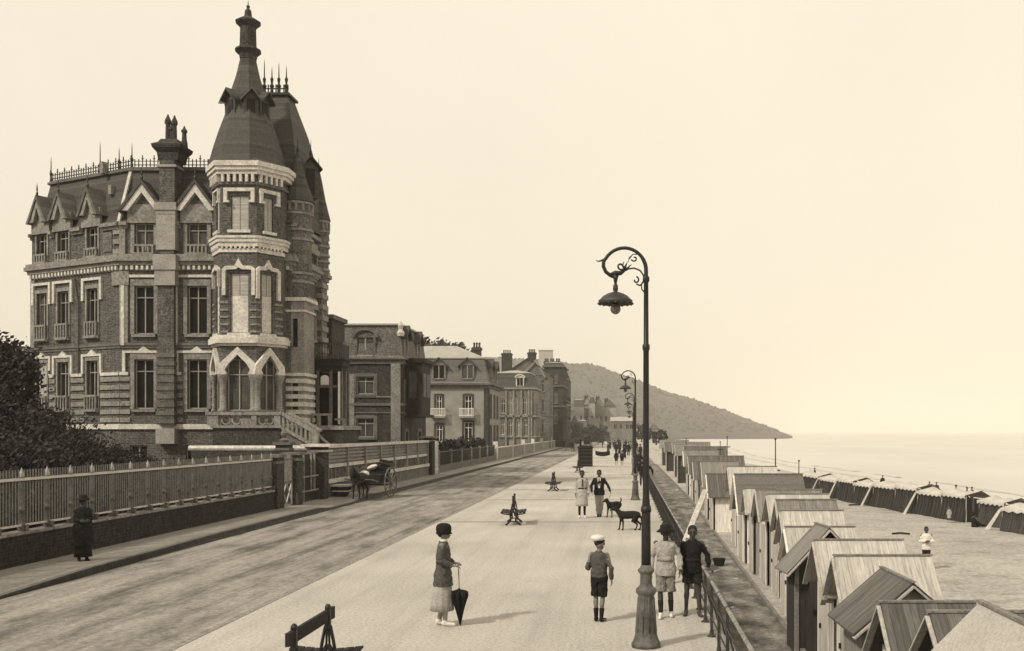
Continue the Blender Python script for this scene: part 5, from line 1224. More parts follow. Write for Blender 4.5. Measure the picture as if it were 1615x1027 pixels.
def person(loc, yaw, h, label, pose=None, top=None, bottom=None, hat=None, shoes='black', socks=None, skin='skin', hair='hair', female=False, detail=2, group=None, extra=None, child=False):
    """local frame: +y is where the person looks, +x is their right hand side mirrored (viewer's right when seen from behind)"""
    r = thing('person', label, 'person', (0,0,0), group); k = h/1.75; P = dict(
        hipR=(.085,0,.92), hipL=(-.085,0,.92), kneeR=(.095,.02,.5), kneeL=(-.095,.02,.5), ankR=(.095,-.01,.09), ankL=(-.095,-.01,.09), toeR=(.11,.16,.03), toeL=(-.11,.16,.03),
        shR=(.185,0,1.42), shL=(-.185,0,1.42), elR=(.235,-.03,1.13), elL=(-.235,-.03,1.13), wrR=(.245,.05,.88), wrL=(-.245,.05,.88), head=(0,.02,1.625), pelvis=(0,0,.95), chest=(0,0,1.28), headyaw=0)
    if female or child: P['shR']=(.165,0,1.41); P['shL']=(-.165,0,1.41)
    if pose: P.update(pose)
    for q in P:
        if isinstance(P[q],tuple): P[q] = Vector(P[q])*k
    vox = {2:.0085,1:.017,0:.035}[detail]*(k if k>.8 else .8); pv = P['pelvis']; ct = P['chest']; hd = P['head']; hs = k*(1.2 if child else 1.13)
    B = MB(); nk = (P['shR']+P['shL'])/2
    # torso
    B.loft([ringz(pv.x,pv.y,pv.z-.1*k,.12*k,.09*k),ringz(pv.x,pv.y,pv.z,.15*k,.105*k),ringz((pv.x*2+ct.x)/3,(pv.y*2+ct.y)/3,pv.z+.13*k,.125*k,.09*k),ringz(ct.x,ct.y,ct.z-.04*k,.15*k,.105*k),ringz(ct.x,ct.y,ct.z+.07*k,.155*k,.1*k),ringz(nk.x,nk.y,nk.z+.02*k,.10*k,.07*k)])
    B.caps(nk-Vector((0,0,.03*k)),hd-Vector((0,.01*k,.07*k)),.06*k,.05*k)
    B.ball(hd+Vector((0,-.005,.015))*hs,(.074*hs,.092*hs,.10*hs),14,0,10)
    hy = Matrix.Rotation(R(P['headyaw']),3,'Z')
    def hp(x,y,z): return hd+hy@Vector((x,y,z))*hs
    B.caps(hp(0,.03,-.05),hp(0,.055,-.075),.05*hs,.028*hs); B.caps(hp(0,.085,.01),hp(0,.108,-.02),.010*hs,.016*hs); B.caps(hp(-.035,.075,.03),hp(.035,.075,.03),.016*hs,.016*hs)
    for s_ in (-1,1): B.ball(hp(s_*.076,-.005,-.01),(.012*hs,.022*hs,.032*hs),8,0,6)
    B.caps(hp(-.018,.088,-.05),hp(.018,.088,-.05),.010*hs,.010*hs)
    for s_ in 'RL':
        B.caps(P['hip'+s_],P['knee'+s_],.082*k,.052*k); B.caps(P['knee'+s_]-Vector((0,.012*k,.06*k)),(P['knee'+s_]+P['ank'+s_])/2+Vector((0,-.012*k,.06*k)),.055*k,.052*k); B.caps(P['knee'+s_],P['ank'+s_],.050*k,.035*k)
        B.caps(P['ank'+s_]-Vector((0,.02*k,.04*k)),P['toe'+s_]+Vector((0,-.03*k,0)),.036*k,.03*k)
        B.caps(P['sh'+s_],P['el'+s_],.05*k,.038*k); B.caps(P['el'+s_],P['wr'+s_],.038*k,.024*k)
        if detail >= 1:
            d = P['wr'+s_]-P['el'+s_]; pn = pose.get('palm'+s_) if pose and ('palm'+s_) in pose else ((-1,0,0) if s_=='R' else (1,0,0))
            if pose and ('hd'+s_) in pose: d = Vector(pose['hd'+s_])
            hand(B,P['wr'+s_],d,1 if s_=='R' else -1,pn,pose.get('curl'+s_,.5) if pose else .5,k*.98)
        else: B.caps(P['wr'+s_],P['wr'+s_]+(P['wr'+s_]-P['el'+s_]).normalized()*.13*k,.028*k,.022*k)
    solid(B,'body',skin,r,vox)
    if detail == 2:
        for s_ in (-1,1):
            g = MB(); g.ball(hp(s_*.031,.088,.006),.011*hs,8); g.build('eye', MT['hair'], r, True)
    # hair
    if hair:
        g = MB(); g.ball(hp(0,-.018,.04),(.084*hs,.094*hs,.092*hs),14,0,10)
        if female: g.ball(hp(0,-.06,-.01),(.075*hs,.05*hs,.07*hs),12,0,8)
        solid(g,'hair',hair,r,max(vox,.012))
    # lower garment
    if bottom:
        kd,mt,zz = bottom; g = MB()
        if kd == 'skirt':
            rs = []; 
            top_z = pv.z+.08*k; 
            for j in range(7):
                t = j/6; z = top_z+(zz*k-top_z)*t; ax = (P['ankR'].x+P['ankL'].x)/2*t+pv.x*(1-t); ay = (P['ankR'].y+P['ankL'].y)/2*t+pv.y*(1-t); rs.append(ringz(ax,ay,z,(.14+.085*t)*k,(.11+.095*t)*k,48,.035*t,.6,11))
            g.loft(rs); g.build('skirt', MT[mt], r, True)
        else:
            g.loft([ringz(pv.x,pv.y,pv.z-.12*k,.14*k,.11*k),ringz(pv.x,pv.y,pv.z,.165*k,.125*k),ringz(pv.x,pv.y,pv.z+.1*k,.15*k,.115*k)])
            for s_ in 'RL':
                hp_,kn,an = P['hip'+s_],P['knee'+s_],P['ank'+s_]
                if kd == 'shorts':
                    e = kn+(hp_-kn).normalized()*zz*k; g.caps(hp_,hp_.lerp(e,.5),.105*k,.10*k); g.tube([hp_.lerp(e,.35),e],[.102*k,.105*k],14)
                else:
                    g.caps(hp_,kn,.098*k,.075*k); g.caps(kn,an+Vector((0,0,.02*k)),.075*k,.06*k)
            o_=solid(g,'trousers' if kd!='shorts' else 'shorts',mt,r,vox)
            if detail: fold(o_,.06*k)
    if socks:
        g = MB()
        for s_ in 'RL':
            a = P['ank'+s_]; kn = P['knee'+s_]; g.caps(a,a.lerp(kn,socks[1]),.041*k,.056*k); 
        solid(g,'sock',socks[0],r,vox)
    for s_ in 'RL':
        g = MB(); a = P['ank'+s_]; t = P['toe'+s_]; g.caps(a-Vector((0,.025*k,.035*k)),a-Vector((0,.0,.03*k)),.045*k,.045*k); g.caps(a-Vector((0,0,.045*k)),t,.042*k,.034*k); g.caps(a,a-Vector((0,0,.05*k)),.045*k,.042*k)
        solid(g,'shoe',shoes,r,max(vox,.01))
    # upper garment
    if top:
        mt = top['mat']; g = MB(); hem = top.get('hem',.82)*k; fl = top.get('flare',.175)*k; wst = top.get('waist',.14)*k; ck = top.get('chest',.178)*k
        g.loft([ringz(pv.x,pv.y,hem,fl,fl*.8),ringz(pv.x,pv.y,pv.z+.0*k,(fl+wst)/2+.01*k,((fl+wst)/2)*.78),ringz((pv.x+ct.x)/2,(pv.y+ct.y)/2,pv.z+.15*k,wst,wst*.78),ringz(ct.x,ct.y,ct.z,ck,ck*.72),ringz(nk.x,nk.y,nk.z-.03*k,ck*1.08,ck*.58),ringz(nk.x,nk.y,nk.z+.015*k,ck*.9,ck*.48),ringz(nk.x,nk.y,nk.z+.045*k,.095*k,.075*k),ringz(nk.x,nk.y,nk.z+.075*k,.062*k,.06*k)])
        for s_ in 'RL':
            g.caps(P['sh'+s_]-Vector((.012*k*(1 if s_=='R' else -1),0,.022*k)),P['el'+s_],.058*k,.05*k)
            if top.get('sleeve','long') == 'long': e = P['el'+s_].lerp(P['wr'+s_],.93); g.caps(P['el'+s_],P['el'+s_].lerp(e,.5),.056*k,.052*k); g.tube([P['el'+s_].lerp(e,.3),e],[.053*k,.044*k],12)
            else: pass
        o_=solid(g,top.get('name','jacket'),mt,r,vox)
        if detail: fold(o_,.05*k)
        if top.get('belt'):
            g = MB(); z = pv.z+.15*k; g.loft([ringz(pv.x,pv.y,z-.022*k,wst*1.05,wst*.84),ringz(pv.x,pv.y,z+.022*k,wst*1.05,wst*.84)]); g.build('belt', MT[top['belt']], r, True)
        if top.get('shirt'):
            g = MB(); a = nk+Vector((0,.055,.035))*k; g.hexa([tuple(Vector(p)*k+Vector((nk.x,0,nk.z))) for p in ((-.03,.10,-.34),(.03,.10,-.34),(.03,.16,-.34),(-.03,.16,-.34),(-.065,.04,.05),(.065,.04,.05),(.065,.12,.05),(-.065,.12,.05))]); g.build('shirt_front', MT[top['shirt']], r)
        if top.get('collar'):
            g = MB(); g.lathe([(.066*k,0),(.074*k,.02*k),(.06*k,.05*k)],(nk.x,nk.y,nk.z+.045*k),14); g.build('collar', MT[top['collar']], r, True)
        if top.get('tie'):
            g = MB(); g.hexa([tuple(Vector(p)*k+Vector((nk.x,0,nk.z))) for p in ((-.016,.15,-.25),(.016,.15,-.25),(.016,.172,-.25),(-.016,.172,-.25),(-.02,.1,.03),(.02,.1,.03),(.02,.135,.03),(-.02,.135,.03))]); g.build('necktie', MT[top['tie']], r)
    if hat:
        kd,mt = hat; g = MB(); c = hp(0,-.01,.0)
        if kd == 'cloche': g.lathe([(.098*hs,-.03*hs),(.108*hs,-.02*hs),(.103*hs,.01*hs),(.108*hs,.05*hs),(.104*hs,.09*hs),(.08*hs,.125*hs),(.04*hs,.14*hs),(0,.142*hs)],tuple(c),20,sq=1.12)
        elif kd == 'wide': g.lathe([(.0,.055*hs),(.165*hs,.035*hs),(.17*hs,.043*hs),(.10*hs,.07*hs),(.098*hs,.13*hs),(.075*hs,.16*hs),(0,.165*hs)],tuple(c),22,sq=1.1)
        elif kd == 'bucket': g.lathe([(.09*hs,.03*hs),(.155*hs,.012*hs),(.162*hs,.022*hs),(.10*hs,.065*hs),(.095*hs,.12*hs),(.06*hs,.15*hs),(0,.15*hs)],tuple(c),22,sq=1.1)
        elif kd == 'beret': g.lathe([(.085*hs,.04*hs),(.09*hs,.06*hs),(.118*hs,.085*hs),(.125*hs,.115*hs),(.1*hs,.148*hs),(0,.168*hs)],tuple(c+hy@Vector((-.01,-.02,0))),22)
        elif kd == 'cap': g.lathe([(.088*hs,.03*hs),(.095*hs,.06*hs),(.08*hs,.11*hs),(0,.125*hs)],tuple(c),16,sq=1.12); g.ball(hp(0,.09,.045),(.06*hs,.05*hs,.008),10)
        ho = g.build('hat', MT[mt], r, True)
        if kd in ('beret','wide','bucket'):
            g = MB(); g.lathe([(.094*hs,.045*hs),(.104*hs,.05*hs),(.104*hs,.068*hs),(.094*hs,.07*hs)],tuple(c),20,sq=1.1); g.build('hat_band', MT['black'], ho, True)
    if extra: extra(r,P,k)
    r.location = loc; r.rotation_euler = (0,0,R(yaw)); return r
# yaw: 0 looks away along the street, 180 looks at us, -90 looks right (towards the sea)
d=16.75
def up(r,P,k): pass
person((X_(699,d),d,0),-88,1.66,'woman in dark cardigan, pale skirt and close hat resting her hand on an umbrella',
   pose=dict(elR=(.2,-.02,1.14),wrR=(.16,.2,1.06),hdR=(-.2,1,-.15),palmR=(0,0,-1),curlR=.8,elL=(-.19,.02,1.13),wrL=(-.15,.18,1.07),hdL=(.4,.9,-.1),palmL=(0,0,-1),ankR=(.06,.04,.09),toeR=(.07,.2,.03),ankL=(-.06,-.08,.09),toeL=(-.07,.1,.03),kneeR=(.07,.05,.5)),
   top=dict(mat='tweed',hem=.70,flare=.215,waist=.15,chest=.165,name='cardigan',collar='whitecl',belt='dkcloth'),bottom=('skirt','pale',.27),hat=('cloche','black'),shoes='whitecl',socks=('pale',.9),female=True)
u = thing('umbrella','closed dark umbrella standing on its tip under the woman\'s hand','umbrella',(X_(723.5,d),d-.03,0)); ux,uy = X_(723.5,d),d-.03
g = MB(); g.tube([(ux+.03,uy,.0),(ux+.0,uy,1.0)],.009,8); g.lathe([(.012,0),(.02,.02),(.018,.05),(.0,.06)],(ux,uy,.99),8); g.build('shaft', MT['wood'], u, True)
g = MB(); rr_=[]
for t,r0 in ((0.02,.012),(.12,.03),(.25,.055),(.4,.095),(.5,.125),(.53,.12),(.60,.03),(.62,.012)):
    rr_.append([(ux+.03-.03*t+(r0*(1+.22*math.cos(8*a)))*math.cos(a),uy+(r0*(1+.22*math.cos(8*a)))*math.sin(a),t+(.04 if (i%6==0 and t==.53) else 0)) for i,a in enumerate([2*math.pi*q/48 for q in range(48)])])
g.loft(rr_); g.build('canopy', MT['black'], u)
d=17.1
person((X_(945,d),d,0),-14,1.41,'boy in white beret, patterned pullover and dark knee breeches seen from behind',child=True,
   pose=dict(headyaw=-35,elL=(-.25,-.02,1.12),wrL=(-.23,.17,1.16),hdL=(.2,.6,.6),palmL=(1,0,0),elR=(.27,-.05,1.13),wrR=(.265,.02,.87),curlR=.7,kneeR=(.075,.0,.5),kneeL=(-.07,.0,.5),ankR=(.055,-.03,.09),ankL=(-.065,0,.09),toeR=(.1,.13,.03),toeL=(-.09,.16,.03),head=(0.0,.02,1.62)),
   top=dict(mat='tweed',hem=.93,flare=.17,waist=.165,chest=.18,name='pullover'),bottom=('shorts','black',.03),hat=('beret','whitecl'),socks=('black',.42),shoes='black')
d=17.5
person((X_(1050,d),d,0),176,1.58,'youth in dark bucket hat, pale belted jacket and baggy shorts beside the lamp',
   pose=dict(kneeR=(.10,.09,.5),ankR=(.09,.11,.1),toeR=(.10,.27,.03),kneeL=(-.09,.03,.5),ankL=(-.10,-.1,.1),toeL=(-.11,.06,.03),elR=(.26,-.03,1.14),wrR=(.27,.03,.90),elL=(-.27,-.02,1.14),wrL=(-.27,.06,.90),head=(0,.05,1.62)),
   top=dict(mat='pale',hem=.80,flare=.2,waist=.165,chest=.19,belt='grey',name='jacket'),bottom=('shorts','grey',.0),hat=('bucket','black'),socks=('dkcloth',.55),shoes='whitecl',skin='skindk')
d=17.65
person((X_(1092,d),d,0),180,1.56,'bareheaded youth in dark sweater leaning a hand on the railing top',
   pose=dict(elL=(-.30,-.02,1.18),wrL=(-.315,.02,.93),hdL=(-.3,.3,-.15),palmL=(0,0,-1),curlL=.7,shL=(-.18,0,1.42),elR=(.24,-.02,1.13),wrR=(.22,.06,.9),kneeL=(-.11,.02,.5),ankL=(-.13,.06,.09),toeL=(-.17,.2,.03),kneeR=(.11,.02,.5),ankR=(.12,-.05,.09),toeR=(.16,.1,.03)),
   top=dict(mat='black',hem=.84,flare=.18,waist=.165,chest=.185,belt='dkcloth',name='sweater'),bottom=('shorts','dkcloth',.14),hat=None,socks=None,shoes='skindk',skin='skindk')
d=24.7
person((X_(131,d),d,.05),-140,1.57,'woman in long black coat and feathered black hat on the left pavement by the fence',female=True,
   pose=dict(elR=(.2,.02,1.15),wrR=(.1,.2,1.1),elL=(-.2,.02,1.15),wrL=(-.1,.2,1.1),hdR=(-.6,.4,0),hdL=(.6,.4,0)),
   top=dict(mat='black',hem=.42,flare=.29,waist=.2,chest=.215,name='coat'),bottom=('skirt','black',.12),hat=('wide','black'),shoes='black',skin='skindk')
d=37.6
person((X_(918,d),d,0),185,1.76,'woman in loose pale dress with dark scarf walking beside the man with two dogs',female=True,detail=1,
   top=dict(mat='canvas',hem=.5,flare=.21,waist=.17,chest=.17,name='dress',tie='black',belt='black'),bottom=('skirt','canvas',.45),shoes='whitecl',socks=('black',.95),hair='hair',skin='skindk')
d=38.2
person((X_(945,d),d,0),180,1.76,'man in dark open blazer, white shirt and pale trousers holding two dogs',detail=1,
   pose=dict(elL=(-.33,.02,1.17),wrL=(-.42,.1,.94),elR=(.3,-.02,1.16),wrR=(.27,.1,.92),kneeR=(.07,.06,.5),ankR=(.04,.05,.09),ankL=(-.05,-.04,.09),toeL=(-.05,.12,.03),toeR=(.04,.2,.03)),
   top=dict(mat='black',hem=.82,flare=.21,waist=.18,chest=.2,shirt='whitecl',tie='dkcloth',name='blazer'),bottom=('trousers','pale',0),shoes='dkcloth',skin='skindk')
# second group on the promenade
GP = 'walkers further along the promenade'
far = [(1030,52.5,1.8,170,'black','trousers','man in black leaning by the railing, right of the near lamp post',1.36-.25),
 (1008,76,1.8,180,'dkcloth','trousers','dark suited man standing right behind the second lamp',None),
 (972,96,1.42,180,'black','shorts','left one of two small boys standing side by side',None),(981,96.5,1.40,175,'dkcloth','shorts','right one of two small boys standing side by side',None),
 (985,118,1.62,0,'black','skirt','woman in long dark dress just behind the two small boys',None),
 (972,138,1.8,0,'black','trousers','man in black at the left of the far group',None),(977,139,1.7,10,'dkcloth','skirt','woman close beside the man in black of the far group',None),
 (985,141,1.75,0,'black','trousers','man in dark coat in the centre of the far group',None),(991,134,1.8,0,'black','trousers','solitary dark man right of the far group',None),
 (959,150,1.7,120,'black','skirt','woman in black standing at the end of the low dark boat',None),(999,92,1.1,180,'grey','skirt','small girl in grey beside the third lamp base',None),
 (966,210,1.75,0,'grey','trousers','tiny grey walker far up the promenade',None),(975,230,1.7,0,'black','skirt','tiny dark walker farthest up the promenade',None),(983,200,1.75,180,'grey','trousers','tiny pale walker coming back down the promenade',None),
 (1004,165,1.7,180,'black','trousers','tiny dark figure by the far railing',None),(1010,120,1.75,150,'dkcloth','trousers','dark man by the railing far behind the lamp',None)]
for px,d,h,yw,mt,bt,lb,xo in far:
    person((X_(px,d) if xo is None else xo,d,0),yw,h,lb,detail=1 if d<60 else 0,group=GP,child=h<1.5,female=bt=='skirt',pose=dict(elL=(-.3,-.1,1.17),wrL=(-.32,-.2,.95)) if d==52.5 else None,
       top=dict(mat=mt,hem=.78,flare=.2,waist=.16,chest=.19),bottom=(bt,mt if mt!='dkcloth' else 'black',.2 if bt=='skirt' else .05),hat=('cap' if h<1.5 else ('wide' if bt=='skirt' else 'cap'),'black'),shoes='black')
for i,(px,d,h,yw,mt,lb) in enumerate(((1013,60,1.7,0,'black','dark figure leaning over the railing between the lamp and the huts'),(962,180,1.7,30,'black','tiny woman at the left edge of the far crowd'),(969,176,1.75,0,'dkcloth','tiny man in the middle of the far crowd'),(978,172,1.7,180,'black','tiny walker behind the far group in black'),(994,160,1.7,0,'grey','tiny grey figure right of the solitary dark man'),(987,190,1.7,0,'black','tiny upright figure in front of the low pavilion'),(950,200,1.7,90,'black','tiny figure standing on the far road beside the promenade kerb'))):
    person((X_(px,d),d,0),yw,h,lb,detail=0,group=GP,female=i%2==1,top=dict(mat=mt,hem=.7,flare=.22),bottom=('skirt' if i%2 else 'trousers','black',.2),hat=('wide' if i%2 else 'cap','black'))
# on the left pavement and street far off
for px,d,h,yw,lb in ((890,205,1.75,160,'tiny dark figure on the far left pavement'),(925,235,1.75,0,'tiny dark figure crossing the far road'),(932,260,1.7,0,'tiny dark figure near the far trees')):
    person((X_(px,d),d,-.05),yw,h,lb,detail=0,group=GP,top=dict(mat='black',hem=.75,flare=.2),bottom=('trousers','black',0),hat=('cap','black'))
# beach
d=41.5; zb=beach_z(X_(1460,d),d)
person((X_(1461,d),d,zb),175,1.72,'man in white shirt standing on the sand with folded arms',detail=1,
   pose=dict(elR=(.28,.04,1.16),wrR=(.02,.2,1.18),elL=(-.28,.04,1.16),wrL=(-.02,.22,1.13),hdR=(-.8,.1,.1),hdL=(.8,.1,.1)),top=dict(mat='whitecl',hem=.8,flare=.19,waist=.175,chest=.19,name='shirt'),bottom=('trousers','dkcloth',0),shoes='black',skin='skindk')
d=63; x_=X_(1497,d)
person((x_,d,beach_z(x_,d)),150,1.0,'small child in pale frock standing before the striped tents',detail=0,child=True,top=dict(mat='pale',hem=.6,flare=.2,waist=.16,name='frock'),bottom=('skirt','pale',.5),shoes='skindk')
d=60.5; x_=X_(1537,d); zb=beach_z(x_,d)
person((x_,d,zb-.42),-60,1.68,'woman in black seated on the sand in front of a striped tent',detail=1,female=True,
   pose=dict(pelvis=(0,0,.55),chest=(0,-.06,.88),hipR=(.09,0,.52),hipL=(-.09,0,.52),kneeR=(.12,.42,.62),kneeL=(-.12,.42,.6),ankR=(.1,.8,.5),ankL=(-.08,.82,.5),toeR=(.1,.95,.48),toeL=(-.08,.97,.48),shR=(.17,-.06,1.02),shL=(-.17,-.06,1.02),elR=(.22,.05,.78),elL=(-.22,.05,.78),wrR=(.1,.28,.72),wrL=(-.1,.28,.72),head=(0,-.03,1.24)),
   top=dict(mat='black',hem=.5,flare=.24,waist=.18,chest=.18,name='shawl'),bottom=('trousers','black',0),hat=('wide','black'),shoes='black')
for px,y,d,lb in ((1285,741,118,'leftmost tiny bather at the water edge'),(1392,757,105,'tiny dark bather above the middle tents'),(1466,766,96,'tiny bather left of the cluster at the water'),(1477,767,97,'second tiny bather of the cluster at the water'),(1508,770,92,'tiny bather just left of the big clump'),(1525,774,88,'tiny bather in the clump at the right'),(1533,771,89,'rightmost tiny bather at the water edge')):
    x_ = X_(px,d); z = max(beach_z(x_,d),-3.2); person((x_,d,z-.15),rnd.uniform(0,360),1.65,lb,detail=0,group='bathers at the water edge',top=dict(mat='black',hem=.8,flare=.2),bottom=('trousers','black',0))

# ------------------------------------------------------------------ dogs, horse
def dog(loc,yaw,label,tail='up',k=1.0,nose=0):
    r = thing('dog',label,'dog',(0,0,0),'two dogs led by the man'); B = MB(); V = lambda x,y,z: Vector((x,y,z))*k
    for a,b_,ra,rb in (((0,.22,.50),(0,.05,.50),.115,.11),((0,.05,.50),(0,-.2,.52),.115,.105),((0,-.2,.52),(0,-.30,.50),.105,.10),((0,.26,.54),(0,.40,.68),.085,.062),((0,.42,.71),(0,.49,.70),.066,.052),((0,.49,.69),(0,.60,.655),.042,.024)):
        B.caps(V(*a),V(*b_),ra*k*1.2,rb*k*1.2)
    for s_ in (-1,1):
        B.caps(V(s_*.04,.39,.75),V(s_*.05,.375,.83),.022*k,.007*k,8)
        o = .05*s_
        for a,b_,ra,rb in (((s_*.06,.24,.47),(s_*.065,.22+o,.28),.05,.028),((s_*.065,.22+o,.28),(s_*.065,.24+o*1.4,.03),.026,.017),((s_*.065,.24+o*1.4,.025),(s_*.065,.28+o*1.4,.02),.022,.018),
            ((s_*.06,-.27,.48),(s_*.07,-.2-o,.31),.075,.04),((s_*.07,-.2-o,.31),(s_*.07,-.36-o,.2),.036,.022),((s_*.07,-.36-o,.2),(s_*.07,-.32-o*1.3,.03),.021,.016),((s_*.07,-.32-o*1.3,.025),(s_*.07,-.27-o*1.3,.02),.022,.018)):
            B.caps(V(*a),V(*b_),ra*k*1.3,rb*k*1.3)
    if tail == 'up': B.tube([V(0,-.34,.55),V(0,-.42,.64),V(0,-.42,.74),V(0,-.37,.80)],[.03*k,.032*k,.028*k,.012*k],8)
    else: B.tube([V(0,-.34,.52),V(0,-.42,.44),V(0,-.45,.30),V(0,-.43,.18)],[.03*k,.034*k,.03*k,.012*k],8)
    solid(B,'body','hide',r,.014); g = MB(); g.tube([tuple(V(.07*math.cos(a),.36+.05*math.sin(a),.645+.03*math.cos(a))) for a in [2*math.pi*q/12 for q in range(13)]],.010,6); g.build('collar', MT['stonelt'], r)
    g = MB(); g.caps(V(0,.50,.655),V(0,.60,.632),.03*k,.018*k); solid(g,'muzzle_patch','pale',r,.012,1)
    return place(r,loc,R(yaw))
dog((X_(968,38),38.0,0),135,'nearer to the man of two dogs, dark with raised tail','up',.92)
dog((X_(991,33),33.0,0),84,'dark dog with hanging tail in side view, in front of the other dog','down',.98)
ld = thing('leash','thin dark leash from the man\'s hand to his dog','leash',(X_(960,38),38,.7)); g = MB(); g.tube([(X_(963,38.1),38.1,.83),(X_(961,38),37.95,.75),(X_(960,38),37.8,.64)],.008,5); g.build('strap', MT['black'], ld)
def horse(loc,yaw,label,k=1.0,bl=True,det=.03):
    r = thing('horse',label,'horse',(0,0,0)); B = MB(); V = lambda x,y,z: Vector((x,y,z))*k
    for a,b_,ra,rb in (((0,.5,1.08),(0,.1,1.1),.26,.27),((0,.1,1.1),(0,-.4,1.14),.27,.26),((0,-.4,1.14),(0,-.6,1.1),.26,.2),((0,.55,1.2),(0,.9,1.5),.19,.13),((0,.9,1.52),(0,1.02,1.52),.13,.1),((0,1.0,1.5),(0,1.25,1.22),.1,.065)):
        B.caps(V(*a),V(*b_),ra*k,rb*k,14)
    for s_ in (-1,1):
        o = .08*s_; B.caps(V(s_*.06,.9,1.6),V(s_*.07,.9,1.72),.03*k,.01*k,8)
        for a,b_,ra,rb in (((s_*.14,.52,.98),(s_*.13,.52+o,.55),.11,.055),((s_*.13,.52+o,.55),(s_*.13,.54+o,.12),.05,.035),((s_*.13,.54+o,.1),(s_*.13,.57+o,.03),.05,.06),
            ((s_*.14,-.55,1.02),(s_*.14,-.45-o,.72),.17,.09),((s_*.14,-.45-o,.72),(s_*.14,-.66-o,.52),.08,.055),((s_*.14,-.66-o,.52),(s_*.14,-.6-o,.12),.048,.036),((s_*.14,-.6-o,.1),(s_*.14,-.57-o,.03),.05,.06)):
            B.caps(V(*a),V(*b_),ra*k,rb*k,12)
    solid(B,'body','hide',r,det)
    g = MB(); g.tube([V(0,-.78,1.15),V(0,-.9,.95),V(0,-.9,.5)],[.05*k,.07*k,.03*k],8); g.build('tail', MT['hair'], r, True)
    g = MB(); g.tube([V(0,.95,1.66),V(0,.78,1.55),V(0,.58,1.42)],[.03*k,.06*k,.05*k],8); g.build('mane', MT['hair'], r, True)
    g = MB(); g.loft([[V(.27*math.cos(a),.62+q,1.1+.33*math.sin(a)) for a in [2*math.pi*j/16 for j in range(16)]] for q in (-.05,.05)]); g.build('collar', MT['wooddk'], r)
    if bl: g = MB(); g.ball(V(0,-.5,1.32),(.26*k,.3*k,.16*k),14); g.build('blanket', MT['whitecl'], r, True)
    return place(r,loc,R(yaw))
horse((X_(566,48.3),48.6,-.04),172,'dark horse with white cloth on its back at the kerb by the plank fence',.92)
def wheel(r,x,y,z,R_,w=.05,n=12,name='wheel',yaw=0):
    W_ = MB(); W_.T = Matrix.Translation(Vector((x,y,z))) @ Matrix.Rotation(yaw,4,'Z') @ Matrix.Rotation(R(90),4,'Y')
    W_.lathe([(R_-.05,-w/2),(R_,-w/2),(R_,w/2),(R_-.05,w/2),(R_-.05,-w/2)],n=28,cap=False); wh = W_.build('wheel', MT['stonedk'], r)
    s_ = MB(); s_.T = W_.T
    for k in range(n): a=2*math.pi*k/n; s_.beam((.06*math.cos(a),.06*math.sin(a),0),((R_-.03)*math.cos(a),(R_-.03)*math.sin(a),0),.035)
    s_.lathe([(.05,-.12),(.09,-.08),(.09,.08),(.05,.12)],n=10); s_.build('spokes', MT['wood'], wh); return wh
ct_ = thing('horse_cart','two wheeled dark cart with tall spoked wheels behind the dark horse','cart',(0,0,0))
for s_ in (-1,1): wheel(ct_,s_*.72,0,.76,.76)
g = MB(); frustum(g,[(rect(-.5,.5,-.75,.85),.72),(rect(-.62,.62,-.9,.95),1.18)]); g.build('body', MT['wooddk'], ct_)
g = MB(); g.tube([(-.72,0,.76),(.72,0,.76)],.05,8); g.box(-.55,.55,-.1,.1,.6,.66); g.build('axle', MT['iron'], ct_)
for s_ in (-1,1): g = MB(); g.tube([(s_*.45,.8,.8),(s_*.4,1.5,.95),(s_*.36,2.9,1.05)],.035,6); g.build('shaft', MT['wood'], ct_)
g = MB(); g.box(-.5,.5,-.3,.1,1.18,1.28); g.hexa([(-.5,-.42,1.2),(.5,-.42,1.2),(.5,-.32,1.2),(-.5,-.32,1.2),(-.5,-.6,1.62),(.5,-.6,1.62),(.5,-.5,1.62),(-.5,-.5,1.62)]); g.build('seat', MT['black'], ct_)
g = MB(); g.ball((.35,-.2,1.5),(.3,.2,.12),12,0,8,Matrix.Rotation(R(20),3,'Y')); g.build('white_cover', MT['whitecl'], ct_, True)
g = MB(); 
for a in (20,45,70,95): g.tube([(-.5,-.5+.5*math.cos(R(a))-.2,1.3+.45*math.sin(R(a))),(.1,-.5+.5*math.cos(R(a))-.2,1.36+.5*math.sin(R(a)))],.05,6)
g.build('folded_hood', MT['black'], ct_)
place(ct_,(X_(594,50.8),50.9,-.09),R(170))
# carriages far up the street
def carriage(px,d,label,rot=0):
    r = thing('carriage',label,'carriage',(0,0,0),'carriages waiting far up the street')
    for s_ in (-1,1): wheel(r,s_*.7,.8,.45,.45,n=8); wheel(r,s_*.7,-.8,.55,.55,n=8)
    g = MB(); frustum(g,[(rect(-.55,.55,-1.2,1.3),.6),(rect(-.68,.68,-1.3,1.35),1.2),(rect(-.66,.66,-1.3,.1),1.9),(rect(-.6,.6,-1.2,0),2.1)]); g.build('body', MT['wooddk'], r); g = MB(); g.box(-.45,.45,.7,1.2,1.2,1.4); g.build('seat', MT['black'], r)
    return place(r,(X_(px,d),d,-.08),R(rot))
carriage(899,172,'dark closed carriage at the left side of the far road',180); horse((X_(903,166),165,-.08),180,'dark harness horse before the closed carriage',1.0,False,.06)
carriage(926,215,'small dark carriage in the middle of the far road',180); carriage(910,230,'second small dark carriage beyond the horse',180)
carriage(938,262,'tiny dark carriage near the end of the far road',0); carriage(948,245,'tiny carriage at the right side of the far road',0)
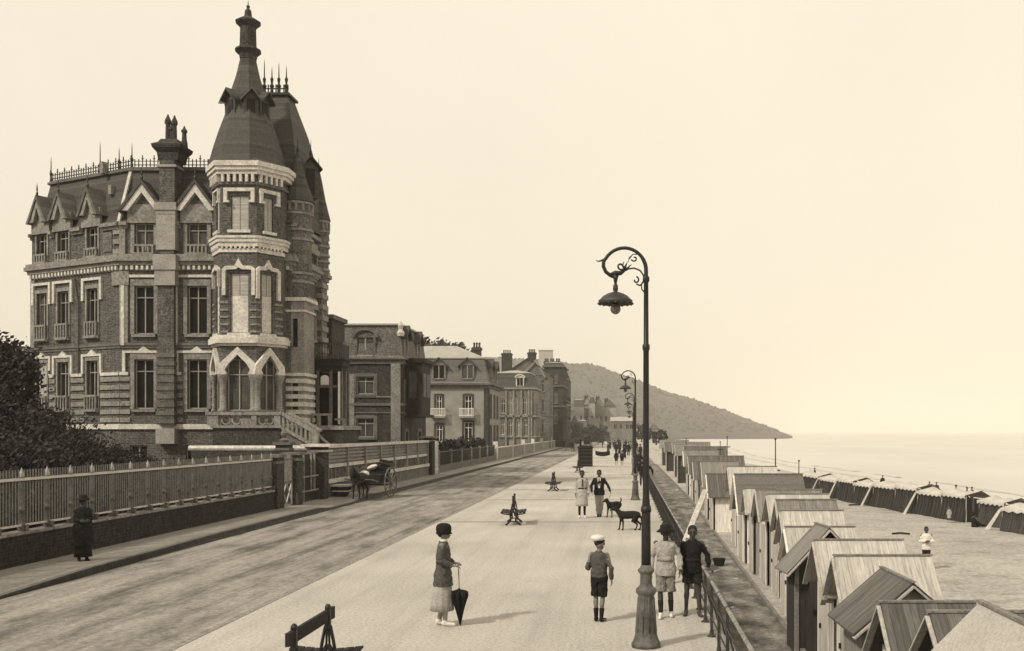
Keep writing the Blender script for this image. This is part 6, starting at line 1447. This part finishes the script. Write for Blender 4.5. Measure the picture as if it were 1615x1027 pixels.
# kiosk, boat
kk = thing('kiosk','dark boarded square kiosk with a small statue like figure on top, behind the strolling couple','kiosk',(0,0,0)); x0,x1,d = X_(911,93),X_(935,93),93.0; xm=(x0+x1)/2
g = MB(); g.prism(rect(x0+.05,x1-.05,d,d+1.2),0,1.7); g.build('box', MT['black'], kk)
g = MB(); frustum(g,[(offset_poly(rect(x0,x1,d,d+1.2),.06),1.7),(offset_poly(rect(x0,x1,d,d+1.2),-.12),1.92)]); g.build('lid', MT['black'], kk)
g = MB()
for z in (.15,.5,.85,1.2,1.5): g.box(x0+.02,x1-.02,d-.03,d-.001,z,z+.07)
g.build('batten', MT['iron2'], kk); g = MB(); g.lathe([(.1,0),(.08,.35),(.13,.5),(.1,.72),(.05,.78),(.075,.86),(.06,.95),(0,1.0)],(x0+.25,d+.5,1.88),10); g.build('finial', MT['iron'], kk, True)
bt = thing('rowing_boat','low dark boat lying on the promenade beyond the kiosk','boat',(0,0,0)); d=128; x0,x1=X_(939,d),X_(962,d); g = MB(); rings=[]
for t in lin(0,1,9):
    w_=.5*math.sin(math.pi*min(.97,max(.04,t)))**.5; x_=x0+(x1-x0)*t; zk=.1+.35*abs(t-.5)**2*2
    rings.append([(x_,d-w_,zk+.55),(x_,d-w_*.7,zk+.15),(x_,d,zk),(x_,d+w_*.7,zk+.15),(x_,d+w_,zk+.55),(x_,d+w_*.85,zk+.5),(x_,d,zk+.2),(x_,d-w_*.85,zk+.5)])
g.loft(rings); g.build('hull', MT['black'], bt); g = MB(); g.box(x0+.6,x0+.8,d-.4,d+.4,.5,.55); g.box(x0+1.1,x0+1.3,d-.4,d+.4,.5,.55); g.build('thwart', MT['wood'], bt)
# small things: basket by the path, driftwood on the sand
g = MB(); x_=3.15; g.lathe([(.16,0),(.22,.22),(.2,.22),(.15,.03)],(x_,33.8,path_z(33.8)+.05),12); bk_ = thing('basket','dark round basket standing on the cobbled path before the large white hut','basket',(x_,33.8,path_z(33.8))); g.build('bowl', MT['wooddk'], bk_)
for i,(px,py,d,lb) in enumerate(((1348,795,78,'small dark driftwood log lying before the middle tents'),(1420,838,56,'short dark driftwood piece lying on the open sand'))):
    x_ = X_(px,d); g = MB(); z=beach_z(x_,d)+.05; g.tube([(x_-.45,d,z),(x_,d+.1,z+.03),(x_+.5,d-.1,z)],.06,6); tag(g.build('driftwood', MT['wooddk']), lb, 'driftwood', 'driftwood on the sand')
